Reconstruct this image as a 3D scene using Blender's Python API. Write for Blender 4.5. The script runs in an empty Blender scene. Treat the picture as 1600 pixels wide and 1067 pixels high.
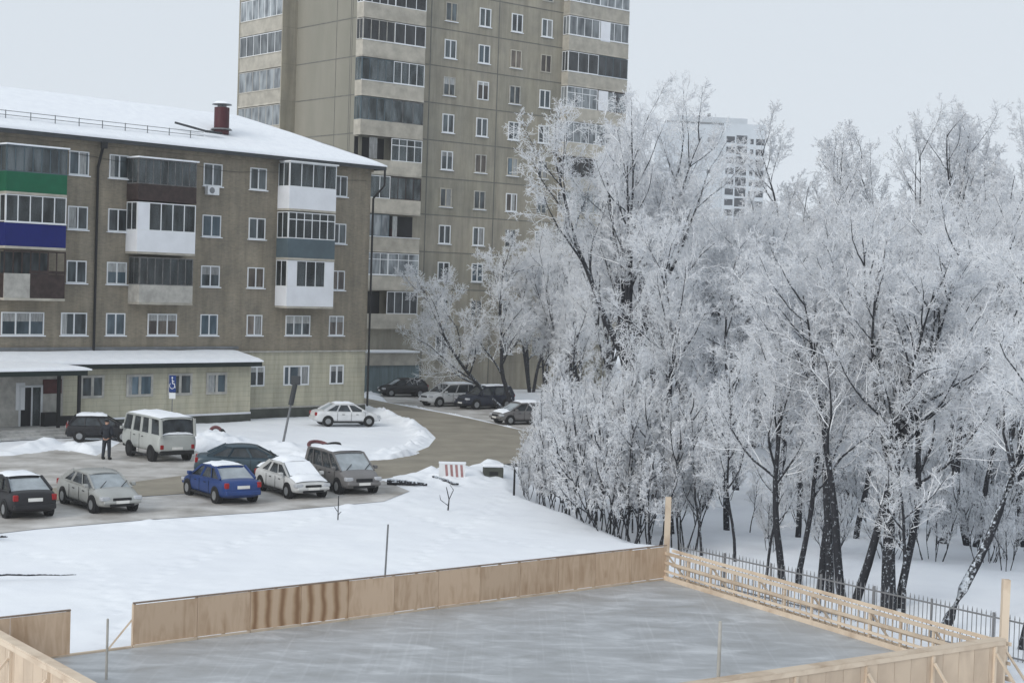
import bpy, math, random
import numpy as np
from mathutils import Vector, Matrix
random.seed(7)
S = bpy.context.scene
COL = S.collection

# ------------------------------------------------------------------ camera, world, sun, exposure
CH, F, PITCH, ROLL = 9.3, 2500.0, math.atan(86.5/2500), math.atan(.033)
fw = Vector((0, math.cos(PITCH), -math.sin(PITCH)))
r0 = Vector((1, 0, 0)); u0 = Vector((0, math.sin(PITCH), math.cos(PITCH)))
rt = r0*math.cos(ROLL) + u0*math.sin(ROLL)
up = -r0*math.sin(ROLL) + u0*math.cos(ROLL)
cd = bpy.data.cameras.new('camera'); cam = bpy.data.objects.new('camera', cd); COL.objects.link(cam)
m = Matrix((rt, up, -fw)).transposed().to_4x4(); m.translation = (0, 0, CH)
cam.matrix_world = m
cd.sensor_fit = 'HORIZONTAL'; cd.sensor_width = 36; cd.lens = 36*F/1600
cd.clip_start = .5; cd.clip_end = 4000
S.camera = cam

SUN_EL, SUN_AZ = math.radians(28), math.radians(215)
w = bpy.data.worlds.new('World'); S.world = w; w.use_nodes = True
nt = w.node_tree; nt.nodes.clear()
o = nt.nodes.new('ShaderNodeOutputWorld'); bg = nt.nodes.new('ShaderNodeBackground')
sky = nt.nodes.new('ShaderNodeTexSky'); sky.sky_type = 'NISHITA'; sky.sun_disc = False
sky.sun_elevation = SUN_EL; sky.sun_rotation = SUN_AZ; sky.dust_density = 3; sky.air_density = 1.5
hs = nt.nodes.new('ShaderNodeHueSaturation'); hs.inputs['Saturation'].default_value = .25
mx = nt.nodes.new('ShaderNodeMix'); mx.data_type = 'RGBA'; mx.inputs[0].default_value = .93
mx.inputs[7].default_value = (6.3, 6.88, 7.5, 1)          # the even cloud deck
nt.links.new(sky.outputs[0], hs.inputs['Color']); nt.links.new(hs.outputs[0], mx.inputs[6])
nt.links.new(mx.outputs[2], bg.inputs[0]); bg.inputs[1].default_value = .1
nt.links.new(bg.outputs[0], o.inputs[0])
sl = bpy.data.lights.new('sun', 'SUN'); sl.energy = 1.5; sl.angle = math.radians(30); sl.color = (1, .96, .9)
so = bpy.data.objects.new('sun', sl); COL.objects.link(so)
so.rotation_euler = (math.pi/2-SUN_EL, 0, math.pi-SUN_AZ)
S.view_settings.view_transform = 'Standard'; S.view_settings.look = 'None'
S.view_settings.exposure = .17; S.view_settings.gamma = 1
S.cycles.volume_bounces = 4; S.cycles.max_bounces = 16; S.cycles.diffuse_bounces = 10; S.cycles.transmission_bounces = 10

# ------------------------------------------------------------------ where things stand
def ray(px, py):
    return (fw*F + rt*(px-800) + up*(533.5-py)).normalized()
def G(px, py, z=0.):
    v = ray(px, py); t = (z-CH)/v.z
    return Vector((v.x*t, v.y*t, z))
def at_depth(px, py, Y):
    v = ray(px, py); t = Y/v.y
    return Vector((v.x*t, Y, CH+v.z*t))
class Facade:
    """vertical plane through a ground point; gives local (along, height) coordinates"""
    def __init__(s, c, d):
        s.c = Vector((c.x, c.y, 0)); s.d = Vector((d.x, d.y, 0)).normalized()
        s.n = Vector((-s.d.y, s.d.x, 0)); s.rz = math.atan2(s.d.y, s.d.x)
    def at(s, px, py, off=0.):           # on the plane local y = off
        v = ray(px, py); o = Vector((0, 0, CH)); c = s.c + s.n*off
        t = (c-o).dot(s.n)/v.dot(s.n); p = o+v*t
        return (p-s.c).dot(s.d), p.z
    def side(s, px, py, x0):             # on the plane local x = x0
        v = ray(px, py); o = Vector((0, 0, CH)); c = s.c + s.d*x0
        t = (c-o).dot(s.d)/v.dot(s.d); p = o+v*t
        return (p-s.c).dot(s.n), p.z

# ------------------------------------------------------------------ materials
def mat(name, col, rough=.8, var=.12, scale=1.5, bump=0., bscale=30., metal=0., spec=.3, col2=None, stretch=(1, 1, 1), rnd=0., detail=5):
    m = bpy.data.materials.new(name); m.use_nodes = True
    t = m.node_tree; b = t.nodes['Principled BSDF']
    b.inputs['Roughness'].default_value = rough; b.inputs['Metallic'].default_value = metal
    b.inputs['Specular IOR Level'].default_value = spec
    tc = t.nodes.new('ShaderNodeTexCoord'); mp = t.nodes.new('ShaderNodeMapping'); mp.inputs['Scale'].default_value = stretch
    t.links.new(tc.outputs['Object'], mp.inputs[0])
    nz = t.nodes.new('ShaderNodeTexNoise'); nz.inputs['Scale'].default_value = scale; nz.inputs['Detail'].default_value = detail
    nz.inputs['Roughness'].default_value = .6
    t.links.new(mp.outputs[0], nz.inputs['Vector'])
    cr = t.nodes.new('ShaderNodeValToRGB')
    c2 = col2 or tuple(c*(1-var*2) for c in col)
    c1 = col if col2 else tuple(min(1, c*(1+var)) for c in col)
    cr.color_ramp.elements[0].position = .35; cr.color_ramp.elements[1].position = .65
    cr.color_ramp.elements[0].color = (*c2, 1); cr.color_ramp.elements[1].color = (*c1, 1)
    t.links.new(nz.outputs[0], cr.inputs[0]); out = cr.outputs[0]
    if rnd:
        oi = t.nodes.new('ShaderNodeObjectInfo'); h = t.nodes.new('ShaderNodeHueSaturation')
        mr = t.nodes.new('ShaderNodeMapRange'); mr.inputs[3].default_value = 1-rnd; mr.inputs[4].default_value = 1+rnd
        t.links.new(oi.outputs['Random'], mr.inputs[0]); t.links.new(mr.outputs[0], h.inputs['Value']); t.links.new(out, h.inputs['Color'])
        out = h.outputs[0]
    t.links.new(out, b.inputs['Base Color'])
    if bump:
        n2 = t.nodes.new('ShaderNodeTexNoise'); n2.inputs['Scale'].default_value = bscale; n2.inputs['Detail'].default_value = 4
        t.links.new(mp.outputs[0], n2.inputs['Vector'])
        bp = t.nodes.new('ShaderNodeBump'); bp.inputs['Strength'].default_value = bump; bp.inputs['Distance'].default_value = .05
        t.links.new(n2.outputs[0], bp.inputs['Height']); t.links.new(bp.outputs[0], b.inputs['Normal'])
    return m

def brick_mat(name, c1, c2, mortar, stain, bw=.26, bh=.08, ms=.012, zo=0., xo=0., offs=.5):
    m = bpy.data.materials.new(name); m.use_nodes = True; t = m.node_tree; b = t.nodes['Principled BSDF']
    b.inputs['Roughness'].default_value = .9; b.inputs['Specular IOR Level'].default_value = .2
    tc = t.nodes.new('ShaderNodeTexCoord'); sp = t.nodes.new('ShaderNodeSeparateXYZ'); ad = t.nodes.new('ShaderNodeMath'); cb = t.nodes.new('ShaderNodeCombineXYZ')
    t.links.new(tc.outputs['Object'], sp.inputs[0]); t.links.new(sp.outputs[0], ad.inputs[0]); t.links.new(sp.outputs[1], ad.inputs[1])
    t.links.new(ad.outputs[0], cb.inputs[0]); t.links.new(sp.outputs[2], cb.inputs[1])
    br = t.nodes.new('ShaderNodeTexBrick'); br.inputs['Scale'].default_value = 1
    br.inputs['Brick Width'].default_value = bw; br.inputs['Row Height'].default_value = bh; br.inputs['Mortar Size'].default_value = ms
    br.inputs['Color1'].default_value = (*c1, 1); br.inputs['Color2'].default_value = (*c2, 1); br.inputs['Mortar'].default_value = (*mortar, 1)
    mo = t.nodes.new('ShaderNodeMapping'); mo.inputs['Location'].default_value = (xo, zo, 0); br.offset = offs
    t.links.new(cb.outputs[0], mo.inputs[0]); t.links.new(mo.outputs[0], br.inputs['Vector'])
    nz = t.nodes.new('ShaderNodeTexNoise'); nz.inputs['Scale'].default_value = .45; nz.inputs['Detail'].default_value = 8; nz.inputs['Roughness'].default_value = .65
    t.links.new(tc.outputs['Object'], nz.inputs['Vector'])
    cr = t.nodes.new('ShaderNodeValToRGB'); cr.color_ramp.elements[0].position = .35; cr.color_ramp.elements[1].position = .7
    cr.color_ramp.elements[0].color = (*stain, 1); cr.color_ramp.elements[1].color = (1.12, 1.1, 1.05, 1)
    t.links.new(nz.outputs[0], cr.inputs[0])
    mu = t.nodes.new('ShaderNodeMix'); mu.data_type = 'RGBA'; mu.blend_type = 'MULTIPLY'; mu.inputs[0].default_value = 1
    m3 = t.nodes.new('ShaderNodeMapping'); m3.inputs['Scale'].default_value = (1.6, 1.6, .16); n3 = t.nodes.new('ShaderNodeTexNoise'); n3.inputs['Scale'].default_value = 1; n3.inputs['Detail'].default_value = 7; n3.inputs['Roughness'].default_value = .7
    t.links.new(tc.outputs['Object'], m3.inputs[0]); t.links.new(m3.outputs[0], n3.inputs['Vector'])
    c3 = t.nodes.new('ShaderNodeValToRGB'); c3.color_ramp.elements[0].position = .38; c3.color_ramp.elements[1].position = .6
    c3.color_ramp.elements[0].color = (.80, .79, .76, 1); c3.color_ramp.elements[1].color = (1.04, 1.03, 1, 1); t.links.new(n3.outputs[0], c3.inputs[0])
    m4 = t.nodes.new('ShaderNodeMix'); m4.data_type = 'RGBA'; m4.blend_type = 'MULTIPLY'; m4.inputs[0].default_value = 1
    t.links.new(cr.outputs[0], m4.inputs[6]); t.links.new(c3.outputs[0], m4.inputs[7]); cr = m4
    t.links.new(br.outputs[0], mu.inputs[6]); t.links.new(m4.outputs[2], mu.inputs[7]); t.links.new(mu.outputs[2], b.inputs['Base Color'])
    return m

M = {}
M['snow'] = mat('snow', (.84, .87, .91), .9, .02, .25, .5, .9, spec=.2, col2=(.79, .82, .87))
M['snow_fine'] = mat('snow_fine', (.84, .87, .91), .9, .02, 2, .3, 8, spec=.2, col2=(.78, .81, .86))
M['road'] = mat('road_slush', (.31, .28, .225), .6, .1, .5, .3, 4, col2=(.225, .205, .165), stretch=(1, 1, 1))
M['lot'] = mat('lot_slush', (.60, .59, .575), .7, .1, .45, .5, 3, col2=(.30, .285, .265), detail=8)
M['brick'] = brick_mat('brick', (.30, .262, .212), (.235, .208, .172), (.28, .26, .22), (.78, .79, .8))
M['siding'] = brick_mat('siding', (.47, .455, .375), (.44, .43, .355), (.34, .33, .27), (.9, .9, .9), 3.2, .32, .012)
M['panel'] = mat('concrete_panel', (.32, .31, .265), .9, .07, .35, .3, 20, col2=(.265, .262, .23), detail=8)
M['panel2'] = mat('concrete_end_wall', (.27, .255, .215), .9, .07, .25, .3, 20, col2=(.215, .21, .175), stretch=(1, 1, .3), detail=8)
M['parapet'] = mat('parapet_concrete', (.43, .405, .35), .9, .1, 1.2, .2, 20, rnd=.12)
M['seam'] = mat('seam_mortar', (.15, .148, .135), .9, .1)
M['plinth'] = mat('plinth_render', (.075, .08, .07), .9, .15, 1)
M['white'] = mat('white_plastic', (.72, .74, .76), .5, .03)
M['whitepanel'] = mat('white_siding', (.74, .76, .80), .5, .03, 1)
M['green'] = mat('green_sheet', (.006, .11, .055), .8, .05, 2)
M['blue'] = mat('blue_sheet', (.003, .010, .13), .8, .05, 2)
M['slate'] = mat('slate_sheet', (.085, .12, .14), .6, .08, 1)
M['brownwood'] = mat('brown_wood', (.045, .03, .028), .7, .2, 3)
M['greywood'] = mat('grey_wood', (.14, .14, .14), .8, .2, 3)
M['palepanel'] = mat('pale_panel', (.42, .41, .38), .8, .12, 2)
M['metal'] = mat('grey_metal', (.19, .20, .21), .5, .1, 2, metal=.3)
M['dark'] = mat('dark_trim_and_shade', (.015, .016, .018), .6, .1)  # real dark trim, and flat pieces painted as shade
M['eave'] = mat('eave_board', (.055, .06, .065), .8, .1)
M['fascia'] = mat('green_black_fascia', (.012, .022, .02), .6, .1)
M['iron'] = mat('frosted_iron', (.20, .205, .215), .6, .1)
M['red'] = mat('chimney_metal', (.065, .014, .02), .5, .08, 3)
M['shed'] = mat('blue_grey_sheet', (.15, .20, .215), .7, .12, .6, stretch=(8, 8, 1))
M['bluedoor'] = mat('blue_glass', (.03, .10, .25), .3, .1)
M['curtain'] = mat('curtain', (.33, .34, .34), .9, .2, 6, stretch=(4, 4, .3), rnd=.25)
M['farwhite'] = mat('far_white_wall', (.47, .51, .55), .9, .05, .05)
M['farpane'] = mat('far_window', (.03, .035, .045), .4, .1)
M['plastic'] = mat('door_white', (.62, .64, .66), .5, .05)
M['plaque'] = mat('plaque_red', (.08, .02, .02), .5, .2)
M['concrete'] = mat('step_concrete', (.42, .42, .41), .9, .15, 1.5)
def glass_mat(name, c1, c2, rough=.12):
    m = mat(name, c1, rough, .3, .9, col2=c2, spec=.5, rnd=.5, stretch=(1.6, 1.6, .5), detail=2); return m
M['pane'] = glass_mat('window_pane', (.085, .105, .115), (.016, .02, .022))
M['bpane'] = glass_mat('balcony_pane', (.15, .17, .18), (.02, .024, .026))
M['pane_blue'] = glass_mat('window_pane_blue', (.10, .14, .17), (.03, .05, .065))
M['pane_warm'] = glass_mat('window_pane_warm', (.13, .11, .09), (.03, .022, .02))
M['bpane_dark'] = glass_mat('dark_balcony_pane', (.05, .055, .06), (.012, .014, .016))
def see_through(m, k):
    t = m.node_tree; b = t.nodes['Principled BSDF']; o_ = t.nodes['Material Output']
    tr = t.nodes.new('ShaderNodeBsdfTransparent'); tr.inputs[0].default_value = (.8, .86, .88, 1)
    x = t.nodes.new('ShaderNodeMixShader'); x.inputs[0].default_value = k
    t.links.new(b.outputs[0], x.inputs[1]); t.links.new(tr.outputs[0], x.inputs[2]); t.links.new(x.outputs[0], o_.inputs[0])
M['tpane'] = glass_mat('tower_pane', (.26, .285, .30), (.07, .08, .09))
see_through(M['bpane'], .5)
def bark_mat(name, dark, frost, lo, hi, scale, nz_=.45):
    m = bpy.data.materials.new(name); m.use_nodes = True; t = m.node_tree; b = t.nodes['Principled BSDF']
    b.inputs['Roughness'].default_value = .95; b.inputs['Specular IOR Level'].default_value = .1
    g = t.nodes.new('ShaderNodeNewGeometry'); sp = t.nodes.new('ShaderNodeSeparateXYZ'); t.links.new(g.outputs['Normal'], sp.inputs[0])
    tc = t.nodes.new('ShaderNodeTexCoord'); nz = t.nodes.new('ShaderNodeTexNoise'); nz.inputs['Scale'].default_value = scale; nz.inputs['Detail'].default_value = 6
    t.links.new(tc.outputs['Object'], nz.inputs['Vector'])
    a = t.nodes.new('ShaderNodeMath'); a.operation = 'MULTIPLY_ADD'; a.inputs[1].default_value = nz_
    t.links.new(sp.outputs[2], a.inputs[0]); t.links.new(nz.outputs[0], a.inputs[2])
    cr = t.nodes.new('ShaderNodeValToRGB'); cr.color_ramp.elements[0].position = lo; cr.color_ramp.elements[1].position = hi
    cr.color_ramp.elements[0].color = (*dark, 1); cr.color_ramp.elements[1].color = (*frost, 1)
    t.links.new(a.outputs[0], cr.inputs[0]); t.links.new(cr.outputs[0], b.inputs['Base Color'])
    return m
def translucent(m, k):
    t = m.node_tree; b = t.nodes['Principled BSDF']; o_ = t.nodes['Material Output']; tr = t.nodes.new('ShaderNodeBsdfTranslucent')
    t.links.new(b.inputs['Base Color'].links[0].from_socket, tr.inputs[0]); x = t.nodes.new('ShaderNodeMixShader'); x.inputs[0].default_value = k
    t.links.new(b.outputs[0], x.inputs[1]); t.links.new(tr.outputs[0], x.inputs[2]); t.links.new(x.outputs[0], o_.inputs['Surface'])
M['bark'] = bark_mat('frosted_bark', (.03, .031, .036), (.55, .6, .66), .60, .76, 11, .28)
M['branch'] = bark_mat('frosted_branch', (.26, .27, .29), (.92, .94, .96), .30, .50, 4)
M['frost'] = bark_mat('hoar_frost_twig', (.90, .92, .95), (.97, .975, .985), .25, .5, 1.2); translucent(M['frost'], .5)
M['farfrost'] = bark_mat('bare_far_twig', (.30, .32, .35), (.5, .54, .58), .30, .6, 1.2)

# plywood and timber
def ply_mat(name, light, darkc, sc, rnd=.1, lo=.2, hi=.42):
    m = bpy.data.materials.new(name); m.use_nodes = True; t = m.node_tree; b = t.nodes['Principled BSDF']
    b.inputs['Roughness'].default_value = .75; b.inputs['Specular IOR Level'].default_value = .25
    tc = t.nodes.new('ShaderNodeTexCoord'); oi = t.nodes.new('ShaderNodeObjectInfo')
    va = t.nodes.new('ShaderNodeVectorMath'); va.operation = 'ADD'; vm = t.nodes.new('ShaderNodeVectorMath'); vm.operation = 'SCALE'; vm.inputs[3].default_value = 37
    cb = t.nodes.new('ShaderNodeCombineXYZ'); t.links.new(oi.outputs['Random'], cb.inputs[0]); t.links.new(oi.outputs['Random'], cb.inputs[2])
    t.links.new(cb.outputs[0], vm.inputs[0]); t.links.new(tc.outputs['Object'], va.inputs[0]); t.links.new(vm.outputs[0], va.inputs[1])
    mp = t.nodes.new('ShaderNodeMapping'); mp.inputs['Scale'].default_value = sc; t.links.new(va.outputs[0], mp.inputs[0])
    wv = t.nodes.new('ShaderNodeTexNoise'); wv.inputs['Scale'].default_value = 1.6; wv.inputs['Detail'].default_value = 3; wv.inputs['Distortion'].default_value = .8
    t.links.new(mp.outputs[0], wv.inputs['Vector'])
    n2 = t.nodes.new('ShaderNodeTexNoise'); n2.inputs['Scale'].default_value = .8; n2.inputs['Detail'].default_value = 3
    t.links.new(va.outputs[0], n2.inputs['Vector'])
    mul = t.nodes.new('ShaderNodeMath'); mul.operation = 'MULTIPLY'; t.links.new(wv.outputs[0], mul.inputs[0]); t.links.new(n2.outputs[0], mul.inputs[1])
    cr = t.nodes.new('ShaderNodeValToRGB'); cr.color_ramp.elements[0].position = lo; cr.color_ramp.elements[1].position = hi
    cr.color_ramp.elements[0].color = (*light, 1); cr.color_ramp.elements[1].color = (*darkc, 1)
    t.links.new(mul.outputs[0], cr.inputs[0])
    h = t.nodes.new('ShaderNodeHueSaturation'); mr = t.nodes.new('ShaderNodeMapRange'); mr.inputs[3].default_value = 1-rnd; mr.inputs[4].default_value = 1+rnd
    t.links.new(oi.outputs['Random'], mr.inputs[0]); t.links.new(mr.outputs[0], h.inputs['Value']); t.links.new(cr.outputs[0], h.inputs['Color'])
    t.links.new(h.outputs[0], b.inputs['Base Color'])
    return m
M['ply'] = ply_mat('plywood', (.58, .44, .32), (.42, .29, .19), (3.5, 3.5, .7))
def flame_mat():
    m = mat('flame_grain_plywood', (.58, .44, .32), .75, .05, 2); t = m.node_tree; b = t.nodes['Principled BSDF']
    tc = t.nodes.new('ShaderNodeTexCoord'); wv = t.nodes.new('ShaderNodeTexWave'); wv.bands_direction = 'X'; wv.inputs['Scale'].default_value = .75; wv.inputs['Distortion'].default_value = 2.2; wv.inputs['Detail'].default_value = 3; wv.inputs['Detail Scale'].default_value = 1.3
    t.links.new(tc.outputs['Object'], wv.inputs['Vector']); cr = t.nodes.new('ShaderNodeValToRGB'); e = cr.color_ramp.elements
    e[0].position = .0; e[0].color = (.27, .16, .09, 1); e[1].position = .8; e[1].color = (.56, .42, .30, 1); k = e.new(.35); k.color = (.45, .31, .2, 1)
    t.links.new(wv.outputs[0], cr.inputs[0]); t.links.new(cr.outputs[0], b.inputs['Base Color']); return m
M['flame'] = flame_mat()
M['ply_edge'] = mat('plywood_edge', (.26, .2, .16), .8, .1, 3)
M['timber'] = ply_mat('timber', (.62, .52, .41), (.45, .35, .26), (1, 1, 1))
M['plank'] = ply_mat('plank', (.58, .47, .36), (.43, .34, .26), (1, 1, .4), rnd=.08)
# ice
def ice_mat():
    m = bpy.data.materials.new('ice'); m.use_nodes = True; t = m.node_tree; b = t.nodes['Principled BSDF']
    b.inputs['Roughness'].default_value = .32; b.inputs['Specular IOR Level'].default_value = .4
    tc = t.nodes.new('ShaderNodeTexCoord'); mp = t.nodes.new('ShaderNodeMapping'); mp.inputs['Scale'].default_value = (.55, 1.1, 1); mp.inputs['Rotation'].default_value = (0, 0, -.45)
    t.links.new(tc.outputs['Object'], mp.inputs[0])
    n1 = t.nodes.new('ShaderNodeTexNoise'); n1.inputs['Scale'].default_value = 1.1; n1.inputs['Detail'].default_value = 7; n1.inputs['Roughness'].default_value = .65; n1.inputs['Distortion'].default_value = .6
    t.links.new(mp.outputs[0], n1.inputs['Vector'])
    cr = t.nodes.new('ShaderNodeValToRGB'); e = cr.color_ramp.elements
    e[0].position = .32; e[0].color = (.29, .305, .315, 1); e[1].position = .74; e[1].color = (.56, .585, .61, 1)
    k = e.new(.52); k.color = (.38, .40, .42, 1)
    t.links.new(n1.outputs[0], cr.inputs[0])
    # skate cuts: thin pale scratches from stretched cells
    col_ = cr.outputs[0]
    for (rot, scl) in ((.3, (7, .12, 1)), (-.9, (8, .10, 1)), (1.2, (7, .14, 1))):
        m5 = t.nodes.new('ShaderNodeMapping'); m5.inputs['Scale'].default_value = scl; m5.inputs['Rotation'].default_value = (0, 0, rot); t.links.new(tc.outputs['Object'], m5.inputs[0])
        vo = t.nodes.new('ShaderNodeTexNoise'); vo.inputs['Scale'].default_value = 1.0; vo.inputs['Detail'].default_value = 1; vo.inputs['Distortion'].default_value = .3; t.links.new(m5.outputs[0], vo.inputs['Vector'])
        c5 = t.nodes.new('ShaderNodeValToRGB'); c5.color_ramp.elements[0].position = .64; c5.color_ramp.elements[1].position = .72; t.links.new(vo.outputs[0], c5.inputs[0])
        m6 = t.nodes.new('ShaderNodeMath'); m6.operation = 'MULTIPLY'; m6.inputs[1].default_value = .09; t.links.new(c5.outputs[0], m6.inputs[0])
        x6 = t.nodes.new('ShaderNodeMix'); x6.data_type = 'RGBA'; x6.inputs[7].default_value = (.66, .69, .72, 1); t.links.new(m6.outputs[0], x6.inputs[0]); t.links.new(col_, x6.inputs[6]); col_ = x6.outputs[2]
    t.links.new(col_, b.inputs['Base Color'])
    rr = t.nodes.new('ShaderNodeMapRange'); rr.inputs[3].default_value = .22; rr.inputs[4].default_value = .6
    t.links.new(n1.outputs[0], rr.inputs[0]); t.links.new(rr.outputs[0], b.inputs['Roughness'])
    bp = t.nodes.new('ShaderNodeBump'); bp.inputs['Strength'].default_value = .25; bp.inputs['Distance'].default_value = .03
    t.links.new(n1.outputs[0], bp.inputs['Height']); t.links.new(bp.outputs[0], b.inputs['Normal'])
    return m
M['ice'] = ice_mat()

# ------------------------------------------------------------------ mesh helpers
class MB:
    def __init__(s): s.v = []; s.f = []; s.mi = []
    def add(s, vs, fs, mi=0):
        k = len(s.v); s.v += [tuple(p) for p in vs]; s.f += [tuple(i+k for i in f) for f in fs]; s.mi += [mi]*len(fs); return s
    def box(s, x0, x1, y0, y1, z0, z1, mi=0):
        vs = [(x0,y0,z0),(x1,y0,z0),(x1,y1,z0),(x0,y1,z0),(x0,y0,z1),(x1,y0,z1),(x1,y1,z1),(x0,y1,z1)]
        return s.add(vs, [(0,3,2,1),(4,5,6,7),(0,1,5,4),(1,2,6,5),(2,3,7,6),(3,0,4,7)], mi)
    def prism(s, pts, z0, z1, mi=0):     # ccw xy polygon
        n = len(pts); vs = [(p[0],p[1],z0) for p in pts]+[(p[0],p[1],z1) for p in pts]
        fs = [tuple(range(n-1,-1,-1)), tuple(range(n,2*n))]+[(i,(i+1)%n,(i+1)%n+n,i+n) for i in range(n)]
        return s.add(vs, fs, mi)
    def extr_y(s, pts, y0, y1, mi=0):    # xz polygon pushed along y
        n = len(pts); vs = [(p[0],y0,p[1]) for p in pts]+[(p[0],y1,p[1]) for p in pts]
        fs = [tuple(range(n)), tuple(range(2*n-1,n-1,-1))]+[(i,i+n,(i+1)%n+n,(i+1)%n) for i in range(n)]
        return s.add(vs, fs, mi)
    def tube(s, p, q, r, r2=None, n=8, mi=0):
        p = Vector(p); q = Vector(q); d = (q-p).normalized(); a = d.orthogonal().normalized(); b = d.cross(a); r2 = r if r2 is None else r2
        vs = [p+(a*math.cos(2*math.pi*i/n)+b*math.sin(2*math.pi*i/n))*r for i in range(n)]
        vs += [q+(a*math.cos(2*math.pi*i/n)+b*math.sin(2*math.pi*i/n))*r2 for i in range(n)]
        return s.add(vs, [tuple(range(n-1,-1,-1)), tuple(range(n,2*n))]+[(i,(i+1)%n,(i+1)%n+n,i+n) for i in range(n)], mi)
    def bar(s, p, q, w, h, mi=0):        # beam between two points, w sideways, h upwards
        p = Vector(p); q = Vector(q); d = (q-p).normalized()
        sd = d.cross(Vector((0,0,1)))
        if sd.length < 1e-3: sd = Vector((1,0,0))
        sd.normalize(); u = sd.cross(d).normalized()
        vs = []
        for c in (p, q):
            for a, b in ((-1,-1),(1,-1),(1,1),(-1,1)): vs.append(c+sd*a*w/2+u*b*h/2)
        return s.add(vs, [(0,1,2,3),(7,6,5,4),(0,4,5,1),(1,5,6,2),(2,6,7,3),(3,7,4,0)], mi)
    def build(s, name, mats, parent=None, smooth=False, loc=None):
        me = bpy.data.meshes.new(name); me.from_pydata(s.v, [], s.f)
        if not isinstance(mats, (list, tuple)): mats = [mats]
        for m_ in mats: me.materials.append(m_)
        if len(mats) > 1: me.polygons.foreach_set('material_index', s.mi)
        if smooth: me.polygons.foreach_set('use_smooth', [True]*len(s.f))
        me.update()
        o = bpy.data.objects.new(name, me); COL.objects.link(o)
        if parent: o.parent = parent
        if loc is not None: o.location = loc
        return o
def bevel(o, w=.02, seg=2):
    b = o.modifiers.new('b', 'BEVEL'); b.width = w; b.segments = seg; b.limit_method = 'ANGLE'; return o
def tag(o, label=None, cat=None, group=None, kind=None):
    if label: o['label'] = label
    if cat: o['category'] = cat
    if group: o['group'] = group
    if kind: o['kind'] = kind
    return o
def empty(name, loc, rz=0, label=None, cat=None, group=None, scale=None):
    o = bpy.data.objects.new(name, None); COL.objects.link(o); o.location = loc; o.rotation_euler = (0, 0, rz)
    if scale: o.scale = (scale,)*3
    return tag(o, label, cat, group)
def kids(o): return list(o.children)
def copy_tree(o, parent=None, top=True):
    c = o.copy(); COL.objects.link(c); c.parent = parent
    for ch in kids(o): copy_tree(ch, c, False)
    return c

# ------------------------------------------------------------------ ground, road, snow banks
def np_mesh(name, v, f, mats, mi=None, smooth=True):
    """v (N,3), f (M,4) quads"""
    me = bpy.data.meshes.new(name)
    me.vertices.add(len(v)); me.vertices.foreach_set('co', np.asarray(v, np.float32).ravel())
    k = f.shape[1]; me.loops.add(f.size); me.loops.foreach_set('vertex_index', f.astype(np.int32).ravel())
    me.polygons.add(len(f)); me.polygons.foreach_set('loop_start', np.arange(0, f.size, k, dtype=np.int32))
    me.polygons.foreach_set('loop_total', np.full(len(f), k, np.int32))
    for m_ in mats: me.materials.append(m_)
    if mi is not None: me.polygons.foreach_set('material_index', mi.astype(np.int32))
    if smooth: me.polygons.foreach_set('use_smooth', np.ones(len(f), bool))
    me.update(calc_edges=True); me.validate()
    return me
rng = np.random.default_rng(5)
def vnoise(x, y, seed=0):
    xi = np.floor(x).astype(int); yi = np.floor(y).astype(int); fx = x-xi; fy = y-yi
    fx = fx*fx*(3-2*fx); fy = fy*fy*(3-2*fy)
    def h(a, b):
        n = np.sin(a*127.1+b*311.7+seed*74.7)*43758.5453; return n-np.floor(n)
    return (h(xi,yi)*(1-fx)+h(xi+1,yi)*fx)*(1-fy)+(h(xi,yi+1)*(1-fx)+h(xi+1,yi+1)*fx)*fy
def pix_poly(pts): return [G(*p) for p in pts]
def edge_dist(X, Y, poly):
    """signed distance to a polygon (negative inside)"""
    d = np.full(X.shape, 1e9); ins = np.zeros(X.shape, bool); n = len(poly)
    for i in range(n):
        a, b = poly[i], poly[(i+1) % n]; ex, ey = b[0]-a[0], b[1]-a[1]
        t = np.clip(((X-a[0])*ex+(Y-a[1])*ey)/(ex*ex+ey*ey+1e-9), 0, 1)
        d = np.minimum(d, np.hypot(X-a[0]-t*ex, Y-a[1]-t*ey))
        c = ((a[1] > Y) != (b[1] > Y)) & (X < (b[0]-a[0])*(Y-a[1])/(b[1]-a[1]+1e-12)+a[0]); ins ^= c
    return np.where(ins, -d, d)
ROAD = pix_poly([(-260,800),(215,776),(400,764),(560,752),(640,743),(690,736),(800,724),(900,716),(1010,706),(1010,690),(880,686),(796,668),(740,655),(690,645),(640,636),(605,629),(560,620),(490,606),
                 (490,615),(560,630),(600,641),(635,654),(665,668),(681,684),(670,698),(640,710),(600,717),(480,725),(300,741),(215,752),(-260,790)])
ROAD = [(p.x, p.y) for p in ROAD]
LOT = pix_poly([(-260,790),(215,753),(290,743),(460,728),(470,716),(330,719),(300,700),(190,690),(150,712),(90,700),(20,712),(-260,718)])
LOT = [(p.x, p.y) for p in LOT]
LOT2 = [(p.x, p.y) for p in pix_poly([(605,628),(640,634),(690,643),(740,653),(796,666),(850,680),(870,655),(840,640),(790,630),(735,622),(665,622),(650,612),(590,612)])]
CARPAD = [(p.x, p.y) for p in pix_poly([(-260,862),(60,826),(225,812),(420,799),(500,792),(600,783),(640,767),(600,751),(560,753),(400,765),(215,777),(-260,801)])]
EDGE = [(p.x, p.y) for p in pix_poly([(790,764),(830,782),(880,800),(930,822),(975,845),(1045,853),(1100,872),(1300,930),(1480,975),(1640,1010),(1700,900),(1700,700),(790,700)])]
nx, ny = 260, 420
gx = np.concatenate([np.linspace(-900, -50, 24)[:-1], np.linspace(-50, 12, 400), np.linspace(12, 60, 120)[1:], np.linspace(60, 900, 24)[1:]])
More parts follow.
